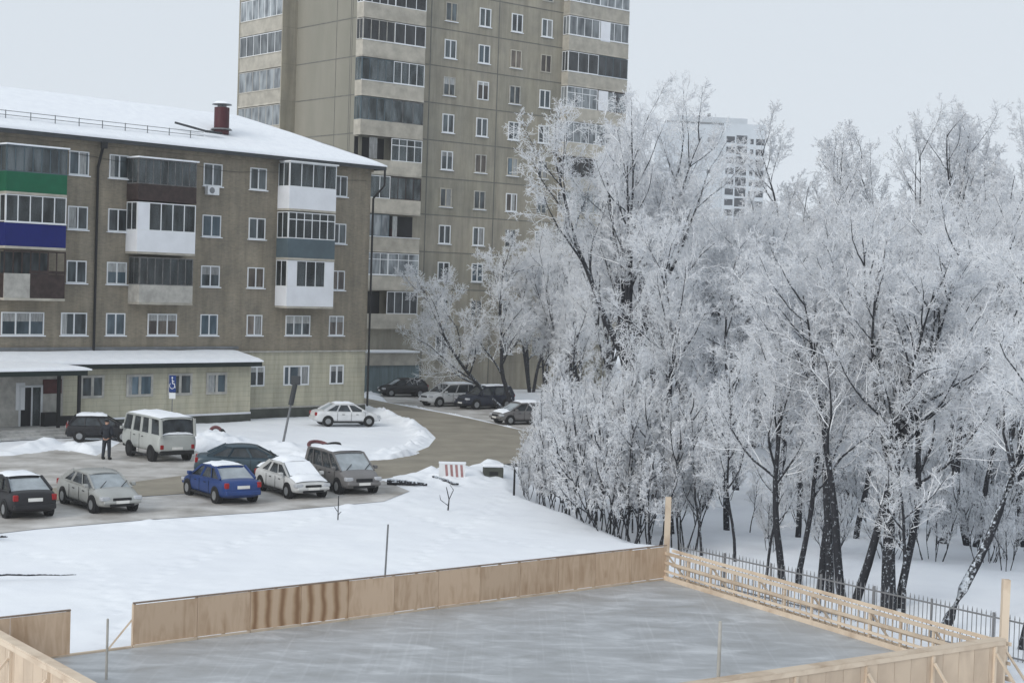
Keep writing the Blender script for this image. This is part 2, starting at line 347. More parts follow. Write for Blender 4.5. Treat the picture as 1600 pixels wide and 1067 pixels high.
gy = np.concatenate([np.linspace(-60, 20, 12)[:-1], np.linspace(20, 62, 230)[:-1], np.linspace(62, 145, 380), np.linspace(145, 1800, 40)[1:]])
X, Y = np.meshgrid(gx, gy)
dr = np.minimum(np.minimum(edge_dist(X, Y, ROAD), edge_dist(X, Y, LOT)), np.minimum(edge_dist(X, Y, LOT2), edge_dist(X, Y, CARPAD)))
Z = -.05*vnoise(X*.35, Y*.35, 1)-.04*vnoise(X*1.3, Y*1.3, 2)
near = np.clip(1-(Y-20)/160, 0, 1)
bank = np.exp(-((dr-.8)/.55)**2)*(.12+.28*vnoise(X*.9, Y*.9, 3)*vnoise(X*2.7, Y*2.7, 4)*2)
bank *= np.where(Y < 73, .42*vnoise(X*.6, Y*.6, 21)+.05, 1)
Z = np.where(dr > 0, Z+bank, Z)
Z = np.where(dr < .15, -.015, Z)
# piles of cleared snow by the entrance of the brick block
for (px, py, r, h) in ((322,692,1.6,.38),(345,696,1.4,.28),(365,690,1.5,.2),(420,698,1.6,.22),(505,708,1.6,.15),(452,703,1.4,.3),(60,700,1.2,.3),(640,715,1.4,.35),(560,722,1.2,.25),(690,750,1.5,.3),(740,745,1.6,.3)):
    c = G(px, py); Z += h*np.exp(-(((X-c.x)/r)**2+((Y-c.y)/(r*1.3))**2))*(.5+vnoise(X*2.2, Y*2.2, 6))*(dr > -.3)
# crust, lumps and a few footprint trails in the open snow
Z += np.where(dr > 1, .03*(vnoise(X*2.3, Y*2.3, 11)-.5)*vnoise(X*.5, Y*.5, 12)+.03*(vnoise(X*5, Y*5, 13)-.5)*(vnoise(X*.7, Y*.7, 14) > .55), 0)
fr_ = random.Random(3)
for path in (((165, 1010), (230, 905), (330, 860), (470, 815), (560, 790)), ((620, 905), (680, 850), (760, 800), (800, 765)), ((20, 860), (150, 880), (190, 980)), ((900, 860), (760, 840), (640, 800))):
    pts = [G(*p) for p in path]; side_ = 1
    for a_, c_ in zip(pts[:-1], pts[1:]):
        n_ = max(2, int((c_-a_).length/.62)); dd = (c_-a_).normalized()
        for k in range(n_):
            q_ = a_.lerp(c_, k/n_); side_ = -side_
            fx, fy = q_.x-dd.y*.13*side_+fr_.uniform(-.06, .06), q_.y+dd.x*.13*side_+fr_.uniform(-.06, .06)
            m_ = (np.abs(X-fx) < .8) & (np.abs(Y-fy) < .8); rr = ((X[m_]-fx)**2+(Y[m_]-fy)**2)
            Z[m_] += -.075*np.exp(-rr/.035)+.015*np.exp(-rr/.16)
ds = edge_dist(X, Y, EDGE)                    # the park beyond the slope lies lower
Z += np.where(ds < 0, -np.clip(-ds/2.2, 0, 1)*.95+.35*vnoise(X*.25, Y*.25, 8)*np.clip(-ds/6, 0, 1), 0)
v = np.stack([X, Y, Z], -1).reshape(-1, 3); W = X.shape[1]; H_ = X.shape[0]
i = np.arange(H_-1)[:, None]*W+np.arange(W-1)[None, :]
f = np.stack([i, i+1, i+1+W, i+W], -1).reshape(-1, 4)
g = bpy.data.objects.new('snow_ground', np_mesh('snow_ground', v, f, [M['snow']])); COL.objects.link(g); tag(g, kind='structure')
def sheet(name, poly, z, m_):
    b = MB(); n = len(poly); b.add([(p[0], p[1], z) for p in poly], [tuple(range(n))])
    o = b.build(name, m_); tag(o, kind='structure'); return o
import mathutils.geometry as mg
def tri_sheet(name, poly, z, m_):
    tr = mg.tessellate_polygon([[Vector((p[0], p[1], 0)) for p in poly]])
    b = MB(); b.add([(p[0], p[1], z) for p in poly], [tuple(t) for t in tr]); 
    o = b.build(name, m_); tag(o, kind='structure')
    if o.data.polygons[0].normal.z < 0: o.data.flip_normals()
    return o
tri_sheet('parking_lot', LOT, .004, M['lot']); tri_sheet('parking_strip', CARPAD, .004, M['lot']); tri_sheet('parking_strip', LOT2, .004, M['lot'])
tri_sheet('road', ROAD, .010, M['road'])

# ------------------------------------------------------------------ building pieces (local x along the front, y into the house, z up)
wr_rnd = random.Random(99)
def window(parent, x, z0, z1, wd, y, n=2, frame='white', sill=True, fw_=.07, label=None, split=None, pane='pane', curtain=0., sillw=.1):
    """frame mesh = part 'window'; its pane, sill and curtain are sub-parts. y = wall plane"""
    b = MB(); x0, x1 = x-wd/2, x+wd/2; ya, yb = y-.06, y-.001
    b.box(x0, x1, ya, yb, z1-fw_, z1); b.box(x0, x1, ya, yb, z0, z0+fw_)
    b.box(x0, x0+fw_, ya+.002, yb, z0+fw_, z1-fw_); b.box(x1-fw_, x1, ya+.002, yb, z0+fw_, z1-fw_)
    cuts = split or [k/n for k in range(1, n)]
    for c in cuts:
        xc = x0+wd*c; b.box(xc-fw_*.6, xc+fw_*.6, ya+.004, yb, z0+fw_, z1-fw_)
    fr = b.build('window', M[frame], parent)
    MB().box(x0+fw_*.5, x1-fw_*.5, y-.02, y-.003, z0+fw_*.5, z1-fw_*.5).build('pane', M[wr_rnd.choice([pane, pane, pane, 'pane_blue', 'pane_warm'])], fr)
    if wr_rnd.random() < .42:
        k_ = wr_rnd.choice([0, 1, 2]); c0 = x0+fw_*.6 if k_ != 1 else x+wd*.06; c1 = x1-fw_*.6 if k_ != 0 else x-wd*.06
        if k_ == 2: zc = z0+(z1-z0)*wr_rnd.uniform(.55, .8)
        else: zc = z0+fw_; c1 = c0+(c1-c0)*wr_rnd.uniform(.35, 1)
        MB().box(c0, c1, y-.024, y-.0205, zc, z1-fw_*.6).build('curtain', M['curtain'], fr)
    if sill:
        MB().box(x0-.08, x1+.08, y-sillw-.06, y-.001, z0-.07, z0-.01).build('sill', M['snow_fine'], fr)
    return fr
def glazing(b, p0, p1, z0, z1, n, fr=.06, th=.05):
    """frame bars along the segment p0-p1 (xy) with n lights"""
    p0 = Vector((*p0, 0)); p1 = Vector((*p1, 0)); 
    for z in (z0+fr/2, z1-fr/2): b.bar(p0+Vector((0,0,z)), p1+Vector((0,0,z)), th, fr)
    for k in range(n+1):
        q = p0.lerp(p1, k/n); d = (p1-p0).normalized(); q = q+d*(fr/2 if k == 0 else -fr/2 if k == n else 0)
        b.box(q.x-fr/2, q.x+fr/2, q.y-th/2+.003, q.y+th/2-.003, z0+fr, z1-fr)
def balcony(parent, x0, x1, z0, zp, z1, dep, y=0., par='parapet', frame='white', n=5, panes='bpane', slab='parapet', cap=None, ns=2, side_par=None, open_=False,
            blank=(), roof=None, transom=None, split=None, halves=None, label=None, seg_par=None):
    """parapet z0..zp, glass zp..z1, depth dep in front of the wall plane y"""
    bb = MB(); ya = y-dep
    bb.box(x0, x1, ya-.03, y-.002, z0-.14, z0)
    root = bb.build('balcony', M[slab], parent)
    if label: root['label'] = label
    pb = MB(); t = .06
    if seg_par:
        for (a, c, mm) in seg_par:
            MB().box(x0+(x1-x0)*a, x0+(x1-x0)*c, ya, ya+t, z0+.002, zp).build('parapet', M[mm], root)
        pb.box(x0, x0+t, ya+t, y-.004, z0+.002, zp); pb.box(x1-t, x1, ya+t, y-.004, z0+.002, zp); pb.build('parapet', M[side_par or par], root)
    else:
        pb.box(x0, x1, ya, ya+t, z0+.002, zp); pb.box(x0, x0+t, ya+t, y-.004, z0+.002, zp); pb.box(x1-t, x1, ya+t, y-.004, z0+.002, zp)
        pb.build('parapet', M[par], root)
    if cap: MB().box(x0-.02, x1+.02, ya-.05, ya+t+.02, zp+.001, zp+.05).build('parapet_cap', M[cap], root)
    zg = zp+(.05 if cap else .0)
    if not open_:
        hv = halves or [(0, 1, n, frame)]
        for (a, c, nn, frm) in hv:
            gb = MB(); xa, xb = x0+(x1-x0)*a, x0+(x1-x0)*c
            glazing(gb, (xa, ya+.03), (xb, ya+.03), zg, z1, nn)
            if transom: gb.box(xa+.05, xb-.05, ya+.012, ya+.045, zg+(z1-zg)*transom-.03, zg+(z1-zg)*transom+.03)
            if a == 0: glazing(gb, (x0+.03, ya+.07), (x0+.03, y-.02), zg, z1, ns)
            if c == 1: glazing(gb, (x1-.03, ya+.07), (x1-.03, y-.02), zg, z1, ns)
            gf = gb.build('glazing_frame', M[frm], root)
    if not open_:
        ps = MB()
        for (a, c, nn, frm) in (halves or [(0, 1, n, frame)]):
            for k in range(nn):
                if len(halves or [0]) == 1 and k in blank: continue
                qa, qb = x0+(x1-x0)*(a+(c-a)*k/nn), x0+(x1-x0)*(a+(c-a)*(k+1)/nn)
                ps.box(qa+.02, qb-.02, ya+.022, ya+.036, zg+.02, z1-.02)
        hv_ = halves or [(0, 1)]
        if hv_[0][0] == 0: ps.box(x0+.022, x0+.036, ya+.028, y-.03, zg+.02, z1-.02)
        if hv_[-1][1] == 1: ps.box(x1-.036, x1-.022, ya+.028, y-.03, zg+.02, z1-.02)
        ps.build('panes', M[panes], root)
        for k in blank:
            qa, qb = x0+(x1-x0)*k/n, x0+(x1-x0)*(k+1)/n; MB().box(qa+.01, qb-.01, ya+.01, ya+.05, zg+.01, z1-.01).build('infill_panel', M['whitepanel'], root)
        # a curtain rail's worth of cloth and clutter behind the glass
        for k in range(max(2, n-1)):
            if random.random() < .45:
                qa = x0+.1+(x1-x0-.6)*random.random(); MB().box(qa, qa+.3+.5*random.random(), ya+.10, ya+.13, zg+.05, z1-.08).build('curtain', M['curtain'], root)
    if roof: MB().box(x0-.08, x1+.08, ya-.14, y-.003, z1, z1+.09).build('balcony_roof', M[roof], root)
    return root

# ------------------------------------------------------------------ the brick apartment block
FA = Facade(G(569, 645), ray(3195, 525))
AB = empty('apartment_building', FA.c, FA.rz, 'five-storey grey-brown brick apartment block with a snowy hipped roof and mismatched balconies', 'building')
ax = lambda px, py=508, off=0: FA.at(px, py, off)[0]
az = lambda px, py, off=0: FA.at(px, py, off)[1]
XL = -48.; DEP = 12.
ZE = az(569, 262)                         # eaves
ZB = az(500, 547.5)                       # belt above the ground floor
ZP = az(500, 635)                         # top of the plinth
b = MB(); b.box(XL, 0, 0, DEP, ZB, ZE); b.build('wall', M['brick'], AB)
b = MB(); b.box(XL, -.02, .03, DEP, ZP, ZB-.10); b.build('ground_floor_wall', M['siding'], AB)
b = MB(); b.box(XL, .02, -.08, DEP, ZB-.10, ZB); b.box(XL, .01, -.05, .03, ZP-.002, ZP+.1); b.build('belt_course', M['palepanel'], AB)
b = MB(); b.box(XL, .04, -.06, DEP, -1, ZP-.003); b.build('plinth', M['plinth'], AB)
# roof: hipped, under snow
OV = .75
e0, e1 = -OV, DEP+OV
rx, rz_ = FA.at(366, 176, DEP/2)
RT = ZE+.12
def roof_shape(lift, grow):
    v_ = [(XL-5, e0-grow, RT+lift), (OV+grow, e0-grow, RT+lift), (OV+grow, e1+grow, RT+lift), (XL-5, e1+grow, RT+lift),
          (XL-5, DEP/2, rz_-.25+lift), (rx, DEP/2, rz_-.25+lift)]
    return v_, [(0,1,5,4), (1,2,5), (2,3,4,5), (0,4,3), (3,2,1,0)]
rf = MB().add(*roof_shape(0, 0)).build('roof', M['metal'], AB)
# snow blanket, finely divided so it can sag
def snow_patch(a, b_, c, d, nu, nv, amp, seed, th=.16):
    a, b_, c, d = map(Vector, (a, b_, c, d)); V = []; 
    for j in range(nv+1):
        for i_ in range(nu+1):
            u_, w_ = i_/nu, j/nv; p = a.lerp(b_, u_).lerp(d.lerp(c, u_), w_)
            n_ = float(vnoise(np.array(p.x*.5+seed), np.array(p.y*1.2), 1))+.5*float(vnoise(np.array(p.x*1.9), np.array(p.y*2.9+seed), 2))
            ed = min(1, 4*min(w_, 1-w_)+.55)
            V.append((p.x, p.y, p.z+th*ed+amp*(n_-.7)))
    Fq = [(j*(nu+1)+i_, j*(nu+1)+i_+1, (j+1)*(nu+1)+i_+1, (j+1)*(nu+1)+i_) for j in range(nv) for i_ in range(nu)]
    k = len(V)
    for i_ in range(nu): Fq.append((k+i_, k+i_+1, i_+1, i_))
    for i_ in range(nu+1):
        p = a.lerp(b_, i_/nu); V.append((p.x, p.y, p.z+.004))
    return MB().add(V, Fq)
vr, _ = roof_shape(0, .04)
sb = snow_patch(vr[0], vr[1], vr[5], vr[4], 130, 14, .05, 3)
sb2 = snow_patch(vr[1], vr[2], (rx+.05, DEP/2+.05, rz_-.25), (rx, DEP/2, rz_-.25), 24, 10, .05, 9); sb.add(sb2.v, sb2.f)
sb.build('roof_snow', M['snow_fine'], rf, smooth=True)
b = MB(); b.box(XL, OV, -OV, -OV+.12, ZE-.12, RT-.003); b.box(OV-.12, OV-.002, -OV+.12, DEP+OV, ZE-.12, RT-.003); b.box(XL, OV-.12, -OV+.12, .002, ZE-.02, RT-.05); b.build('eaves', M['eave'], AB)
b = MB(); b.box(XL, .06, -.2, -.002, ZE-.28, ZE-.03); b.build('cornice', M['brick'], AB)
# snow guard rail near the eaves
b = MB(); sl_ = (rz_-.25-RT)/(DEP/2+OV)
for yy, hh in ((.35, .38), (.35, .62)):
    b.bar((XL, yy, RT+sl_*(yy+OV)+hh), (-14, yy, RT+sl_*(yy+OV)+hh), .035, .035)
for k in range(22):
    xx = XL+1+k*1.6
    if xx < -14: b.bar((xx, .35, RT+sl_*(.35+OV)), (xx, .35, RT+sl_*(.35+OV)+.66), .04, .04)
b.build('snow_guard', M['metal'], rf)
cx_, cz_ = FA.at(346, 203, 1.9)
b = MB(); b.tube((cx_, 1.9, cz_-.3), (cx_, 1.9, cz_+1.45), .5, n=20); ch = b.build('chimney', M['red'], rf, smooth=False)
b = MB(); b.tube((cx_, 1.9, cz_+1.62), (cx_, 1.9, cz_+1.68), .66, .6, 20); b.tube((cx_, 1.9, cz_+1.45), (cx_, 1.9, cz_+1.62), .3, n=12); b.tube((cx_, 1.9, cz_-.02), (cx_, 1.9, cz_+.08), .72, .6, 20); b.build('chimney_cap', M['metal'], ch)
MB().tube((cx_, 1.9, cz_+1.68), (cx_, 1.9, cz_+1.84), .62, .4, 20).build('chimney_snow', M['snow_fine'], ch)
b = MB(); px_, pz_ = FA.at(322, 214, .9); b.bar((px_-2.0, 1.5, pz_+.75), (px_, .9, pz_+.35), .16, .12); b.bar((px_, .9, pz_+.35), (px_+1.2, .9, pz_+.33), .2, .14); b.build('fallen_antenna', M['eave'], rf)
# windows by storey: heights read at one column, columns read along one row
rows = [(az(397, 524), az(397, 492)), (az(399, 450), az(399, 418)), (az(401, 374), az(401, 341)), (az(404, 297), az(404, 263))]
wA = {35: 1.0}
colsx = {'a': (ax(35), 2.75, 3), 'b': (ax(115), 1.75, 2), 'c': (ax(180), 1.35, 2), 'd': (ax(253), 2.15, 3), 'e': (ax(326), 1.35, 2), 'f': (ax(397), 1.25, 2), 'g': (ax(465), 2.1, 3), 'h': (ax(525), 1.3, 2)}
for r in range(4):
    z0, z1 = rows[r]
    for k, (x, wd, n) in colsx.items():
        if r and k in 'adg': continue
        wd_ = wd if r == 0 else {'b': 1.35, 'c': 1.4, 'e': 1.45, 'f': 1.35, 'h': 1.25}.get(k, wd)
        if r and k == 'b': x = ax(117)
        window(AB, x, z0, z1, wd_, 0, n)
# balcony stacks
def st(pxa, pxb, dep): return FA.at(pxa, 455, -dep)[0], FA.at(pxb, 455, -dep)[0]
D_ = 1.25
xa, xb = FA.at(6, 455, -D_)[0], FA.at(101, 455, -D_)[0]
def lv(px, *ys): return [FA.at(px, y, -D_)[1] for y in ys]
z = lv(60, 302, 271, 230); balcony(AB, xa, xb, z[0], z[1], z[2], D_, par='green', side_par='green', frame='slate', n=7, roof='snow_fine', label='balcony with green sheet parapet and dark glazing')
z = lv(56, 386, 350, 302+4); balcony(AB, xa, xb, z[0], z[1], z[2], D_, par='blue', frame='white', n=5, cap='white', label='balcony with blue parapet under white window frames')
z = lv(50, 466, 428, 392); bo = balcony(AB, xa, xb, z[0], z[1], z[2], D_, par='brownwood', open_=True, seg_par=[(0, .42, 'palepanel'), (.42, 1, 'brownwood')], slab='parapet', label='open brown balcony with one pale panel')
b = MB()
for k in range(8):
    q = xa+(xb-xa)*k/7; b.box(q-.03, q+.03, -D_, -D_+.05, z[1], z[2])
b.box(xa, xb, -D_-.01, -D_+.06, z[2]-.08, z[2]); b.box(xa+1.6, xb, -D_-.02, -D_+.07, z[1]+.02, z[1]+.2); b.build('glazing_frame', M['brownwood'], bo)
MB().box(xa+.4, xb-.4, -.06, -.01, z[0]+.1, z[2]-.1).build('balcony_door', M['pane'], bo)
xa, xb = FA.at(212, 455, -D_)[0], FA.at(303, 455, -D_)[0]
z = lv(258, 312, 290, 250); balcony(AB, xa, xb, z[0], z[1], z[2], D_, par='brownwood', frame='greywood', n=8, roof='snow_fine', slab='brownwood', label='top balcony boarded in dark brown wood')
z = lv(258, 395, 362, 318); balcony(AB, xa, xb, z[0], z[1], z[2], D_, par='whitepanel', side_par='whitepanel', frame='white', n=5, blank=(0,), label='white panelled balcony with dark panes')
z = lv(258, 473, 446, 403); bo = balcony(AB, xa+.25, xb-.1, z[0], z[1], z[2], D_, par='palepanel', side_par='brownwood', frame='greywood', n=7, label='weathered balcony with grey concrete parapet')
xa, xb = FA.at(448, 455, -D_)[0], FA.at(521, 455, -D_)[0]
z = lv(485, 328, 294, 256); balcony(AB, xa, xb, z[0], z[1], z[2], D_, par='whitepanel', side_par='whitepanel', frame='white', n=4, roof='white', label='clean white balcony at the top')
z = lv(485, 404, 374, 333); balcony(AB, xa, xb, z[0], z[1], z[2], D_, par='slate', side_par='slate', frame='white', n=6, transom=.72, label='balcony with slate-blue parapet and small panes')
z = lv(485, 479, 449, 408); balcony(AB, xa, xb, z[0], z[1], z[2], D_, par='whitepanel', side_par='whitepanel', frame='white', n=5, blank=(0, 4), label='lowest white balcony with red-brown panes')
# dark recess strips beside the balcony stacks, the drainpipes, air conditioner
b = MB(); xd = ax(148, 400)
b.tube((xd, -.14, ZB-.2), (xd, -.14, ZE-1.6), .08); b.tube((xd, -.14, ZE-1.6), (xd, -OV, ZE-.1), .09); b.box(xd-.18, xd+.18, -OV-.12, -OV+.1, ZE-.5, ZE-.12)
b.build('drainpipe', M['dark'], AB)
b = MB(); b.tube((.12, -.16, .5), (.12, -.16, ZE-2.1), .075); b.tube((.12, -.16, ZE-2.1), (OV-.1, -OV+.05, ZE-1.2), .075); b.tube((OV-.1, -OV+.05, ZE-1.2), (OV-.1, -OV+.05, ZE-.1), .075); b.build('drainpipe', M['dark'], AB)
xq, zq = FA.at(334, 298, -.4); b = MB().box(xq-.45, xq+.45, -.4, -.03, zq-.28, zq+.28); q = bevel(b.build('air_conditioner', M['white'], AB), .03)
MB().tube((xq-.12, -.41, zq), (xq-.12, -.402, zq), .2, n=16).build('fan_grille', M['metal'], q)
# wires sagging under the eaves
b = MB(); pr = None
for k in range(31):
    t = k/30; p = (XL*.98*t+(1-t)*-.5, -.06, ZE-.9-.25*math.sin(t*math.pi*6)**2)
    if pr: b.tube(pr, p, .015, n=4)
    pr = p
b.build('cable', M['dark'], AB)
# ground floor of the main block
zg = (az(463, 602), az(463, 571))
window(AB, ax(463, 585), zg[0], zg[1], 2.2, 0.03, 3, sill=False, fw_=.1, split=[.22, .68]); window(AB, ax(526, 585), zg[0], zg[1], 1.25, 0.03, 2, sill=False, fw_=.1); window(AB, ax(401, 585), zg[0], zg[1], 1.3, 0.03, 2, sill=False, fw_=.1)
# annex with its awning
AY = -1.5
xe = FA.at(391, 620, AY)[0]
zp2 = FA.at(300, 650, AY)[1]; zt = FA.at(300, 574, AY-.3)[1]
b = MB(); b.box(XL, xe, AY, -.06, zp2, zt+.35); an = b.build('annex_wall', M['siding'], AB)
b = MB(); b.box(XL, xe+.03, AY-.08, -.062, -1, zp2-.003); b.build('annex_plinth', M['plinth'], an)
b = MB(); b.box(XL, xe+.03, AY-.05, AY-.002, zp2, zp2+.12); b.build('annex_trim', M['whitepanel'], an)
for (p, q_) in ((144, 1.6), (218, 1.9), (281, 1.8), (338, 1.6)):
    x_ = FA.at(p, 600, AY)[0]; window(an, x_, FA.at(300, 617, AY)[1], FA.at(300, 583, AY)[1], q_, AY, 2, sill=False, fw_=.15, frame='palepanel')
xw = FA.at(408, 570, AY-.5)[0]; zw0 = FA.at(300, 567, AY-.6)[1]; zw1 = zw0+.62
b = MB(); b.extr_y([(XL, zt+.02), (xw, zt+.02), (xw, zw0), (XL, zw0)][::-1], AY-.62, AY-.55); b.box(xw-.08, xw-.002, AY-.55, -.003, zt+.02, zw0); b.box(XL, xw-.08, AY-.55, -.063, zt+.36, zt+.42)
aw = b.build('awning', M['fascia'], an)
sp_ = snow_patch((XL, AY-.7, zw0), (xw+.05, AY-.7, zw0), (xw-.9, -.07, zw1), (XL, -.07, zw1), 90, 6, .05, 4, .14); sp_.build('awning_snow', M['snow_fine'], aw, smooth=True)
MB().box(XL, xe, -.12, -.062, zw1+.12, zw1+.3).build('flashing', M['metal'], an)
# entrance porch
PY = AY-3.4
xp = FA.at(123, 640, PY)[0]; zpc = FA.at(60, 588, PY-.3)[1]
b = MB(); b.box(XL, xp+.35, PY-.3, AY-.64, zpc, zpc+.28); po = b.build('porch_roof', M['fascia'], an)
sp_ = snow_patch((XL, PY-.35, zpc+.28), (xp+.6, PY-.35, zpc+.28), (xp-1.4, AY-.6, zw0+.12), (XL, AY-.6, zw0+.12), 60, 8, .05, 6, .14); sp_.build('porch_snow', M['snow_fine'], po, smooth=True)
b = MB()
for (xx, yy) in ((xp, PY), (FA.at(101, 640, PY)[0]-.1, PY+.5), (xp, AY-1.2)): b.box(xx-.08, xx+.08, yy-.08, yy+.08, .3, zpc)
b.build('porch_post', M['dark'], an)
x0_, x1_ = FA.at(24, 640, AY-1.2)[0], FA.at(98, 640, AY-1.2)[0]
MB().box(x0_-6, x1_, AY-1.2, AY-.1, .4, zpc+.02).build('vestibule', M['palepanel'], an)
dx = FA.at(47, 640, AY-1.2)[0]
zd0 = .42; d_ = MB(); d_.box(dx-.75, dx-.62, AY-1.27, AY-1.202, zd0, 2.75); d_.box(dx+.62, dx+.75, AY-1.27, AY-1.202, zd0, 2.75); d_.box(dx-.62, dx+.62, AY-1.268, AY-1.202, 2.62, 2.75); d_.box(dx+.02, dx+.12, AY-1.262, AY-1.202, zd0, 2.62)
do = d_.build('door', M['plastic'], an)
MB().box(dx-.62, dx+.02, AY-1.24, AY-1.204, zd0, 2.62).build('dark_door_panel', M['dark'], do); MB().box(dx+.12, dx+.62, AY-1.24, AY-1.204, zd0, 2.62).build('pane', M['bpane'], do)  # solid dark panel fills the left half of the door frame
x_, z_ = FA.at(82, 604, AY-1.25); MB().box(x_-.6, x_+.6, AY-1.25, AY-1.204, z_-.4, z_+.42).build('plaque', M['plaque'], an)
x_, z_ = FA.at(32, 620, AY-1.25); MB().box(x_-.28, x_+.28, AY-1.25, AY-1.204, z_-.75, z_+.8).build('notice_board', M['white'], an)
for k, (p, ww) in enumerate(((76, .8), (94, .5), (108, .7))):
    x_ = FA.at(p, 660, AY-1.7)[0]; q = MB().box(x_-ww/2, x_+ww/2, AY-1.95, AY-1.5, .42, 1.2 if k == 0 else .95)
    o_ = q.build('planter', M['dark'], an)
b = MB()
for k in range(3): b.box(XL, xp+.3+.4*k, PY-.2-.4*k, AY-.1, 0 if k == 2 else .14*(2-k)-.002, .14*(3-k))
b.build('steps', M['concrete'], an)

# ------------------------------------------------------------------ the concrete panel tower
FB = Facade(G(551, 613), ray(3800, 546))
TB = empty('apartment_tower', FB.c, FB.rz, 'tall grey concrete-panel apartment tower with stacked glazed balconies, its top outside the photo', 'building')
XR = FB.at(972, 100)[0]
TZ = 40.
y1 = FB.side(464, 100, 0)[0]; 
def solve_side(px, py, yl):      # x on the plane local y = yl
    return FB.at(px, py, yl)[0]
xo = solve_side(440, 100, y1); y2 = FB.side(372, 100, xo)[0]
MB().box(-.06, -.002, .3, y1, 0, TZ).build('end_wall', M['panel2'], TB)
FP = [FB.at(694, y)[1] for y in (395, 100)]            # seam heights to find storeys
zr = [FB.at(691, 381)[1], FB.at(703, 92)[1]]           # sill heights five storeys apart
SH = (zr[1]-zr[0])/5
NF = int((TZ-2)/SH)
base = zr[0] % SH
sx_ = [FB.at(p, 100)[0] for p in (672, 778, 884)]
M['panel'] = brick_mat('concrete_panel', (.345, .325, .28), (.30, .29, .25), (.27, .26, .225), (.84, .84, .85), bw=(sx_[2]-sx_[0])/2, bh=SH, ms=.02, zo=-(base-.75), xo=-sx_[0], offs=0.)
b = MB(); b.prism([(0, 0), (XR, 0), (XR, y2), (0, y2)], 0, TZ); b.build('wall', M['panel'], TB)
b = MB()
for k in range(1, NF+1):
    zz = base+SH*k-.75
    b.box(.01, XR, -.012, -.001, zz-.05, zz+.04); b.box(-.075, -.0601, .3, y1, zz-.05, zz+.04)
for p in (672, 778, 884):
    xx = FB.at(p, 100)[0]; b.box(xx-.05, xx+.05, -.014, -.0011, 0, TZ)
for fy in (.30, .36, .9): b.box(-.078, -.0601, .3+(y1-.3)*fy*.4, .3+(y1-.3)*fy*.4+.06, 0, TZ)
b.build('panel_seams', M['seam'], TB)
MB().box(-.2, .12, -.1, .3, 0, TZ).build('corner_pilaster', M['panel2'], TB)
xw_ = [FB.at(p, 92)[0] for p in (703, 756, 806, 853)]
for k in range(0, NF):
    zs = base+SH*k
    for j, x in enumerate(xw_):
        fn = random.choice(['white', 'white', 'white', 'parapet', 'palepanel'])
        window(TB, x, zs, zs+1.62, 1.28, 0, 2, frame=fn, sill=random.random() < .75, fw_=.09)
xL0, xL1 = FB.at(566, 100, -1.0)[0], FB.at(664, 100, -1.0)[0]
xR0, xR1 = FB.at(888, 100, -.9)[0], XR-.1
frs = ['white', 'white', 'white', 'white', 'palepanel', 'slate', 'brownwood', 'white', 'greywood']
rt_ = random.Random(4)
for k in range(1, NF):
    zs = base+SH*k-.85
    for (a, c, dd) in ((xL0, xL1, 1.0), (xR0, xR1, .9)):
        h1, h2 = rt_.choice([(4, 4), (4, 3), (3, 4)]); f1, f2 = rt_.choice(frs), rt_.choice(frs); kind = rt_.choice('ggggggggoigh')
        if kind == 'o': hv = [(0, .5, h1, f1)]
        elif kind == 'h': hv = [(.5, 1, h2, f2)]
        else: hv = [(0, .5, h1, f1), (.5, 1, h2, f2)]
        tint = rt_.choice(['tpane', 'tpane', 'bpane', 'bpane_dark'])
        bo = balcony(TB, a, c, z0=zs, zp=zs+1.12+rt_.choice([0, 0, .12]), z1=zs+SH-.2, dep=dd, panes=tint, par='parapet', side_par='parapet', halves=hv, roof=None, transom=rt_.choice([None, None, .7]), cap=rt_.choice([None, 'snow_fine']), slab='parapet')
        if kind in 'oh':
            q0 = a+(c-a)*(.5 if kind == 'o' else 0); MB().box(q0+.1, q0+(c-a)*.5-.1, -.04, -.003, zs+.1, zs+SH-.25).build('loggia_shade_sheet', M['dark'], bo)  # dark sheet on the wall paints the shade inside the open half
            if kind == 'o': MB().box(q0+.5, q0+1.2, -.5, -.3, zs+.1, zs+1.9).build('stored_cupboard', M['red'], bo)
        if kind == 'i': MB().box(a+(c-a)*.52, a+(c-a)*.68, -dd-.012, -dd+.05, zs+1.14, zs+SH-.22).build('infill_panel', M['whitepanel'], bo)
# the glazed balcony stack on the far left flank: built along y, turned a quarter
FL = empty('balcony_stack', (xo, y2, 0), -math.pi/2); FL.parent = TB
bl = MB(); bl.box(xo+.9, -.061, y1, y2, 0, TZ); bl.build('stair_block', M['panel'], TB)
MB().box(xo, xo+.9, y1, y1+.12, 0, TZ).build('side_wall', M['panel'], TB); MB().box(xo, xo+.9, y2-.12, y2, 0, TZ).build('side_wall', M['panel'], TB)
FLW = y2-y1
tmp = []
for k in range(3, NF):
    zs = base+SH*k-.85
    bo = balcony(TB, .13, FLW-.13, zs, zs+1.12, zs+SH-.2, .85, y=.9, panes='tpane', par='parapet', frame=rt_.choice(['white', 'white', 'white', 'palepanel']), n=rt_.choice([6, 7, 8]), cap='parapet')
    bo.location = (xo, y2, 0); bo.rotation_euler = (0, 0, -math.pi/2)
bpy.data.objects.remove(FL)
# ground floor block of the tower: ribbed strip over a blue-grey shed wall
zt1, zt0 = FB.at(610, 551, -2.2)[1], FB.at(610, 571, -2.2)[1]
MB().box(-4, FB.at(652, 560, -2.2)[0], -2.2, -.02, zt0, zt1).build('shop_fascia', M['parapet'], TB)
MB().box(-4, FB.at(640, 560, -2.2)[0]+1.2, -2.0, -.02, 0, zt0-.003).build('shop_front', M['shed'], TB)
MB().box(-4.2, FB.at(652, 560, -2.2)[0]+.1, -2.4, -.02, zt1+.003, zt1+.14).build('shop_roof_snow', M['snow_fine'], TB)

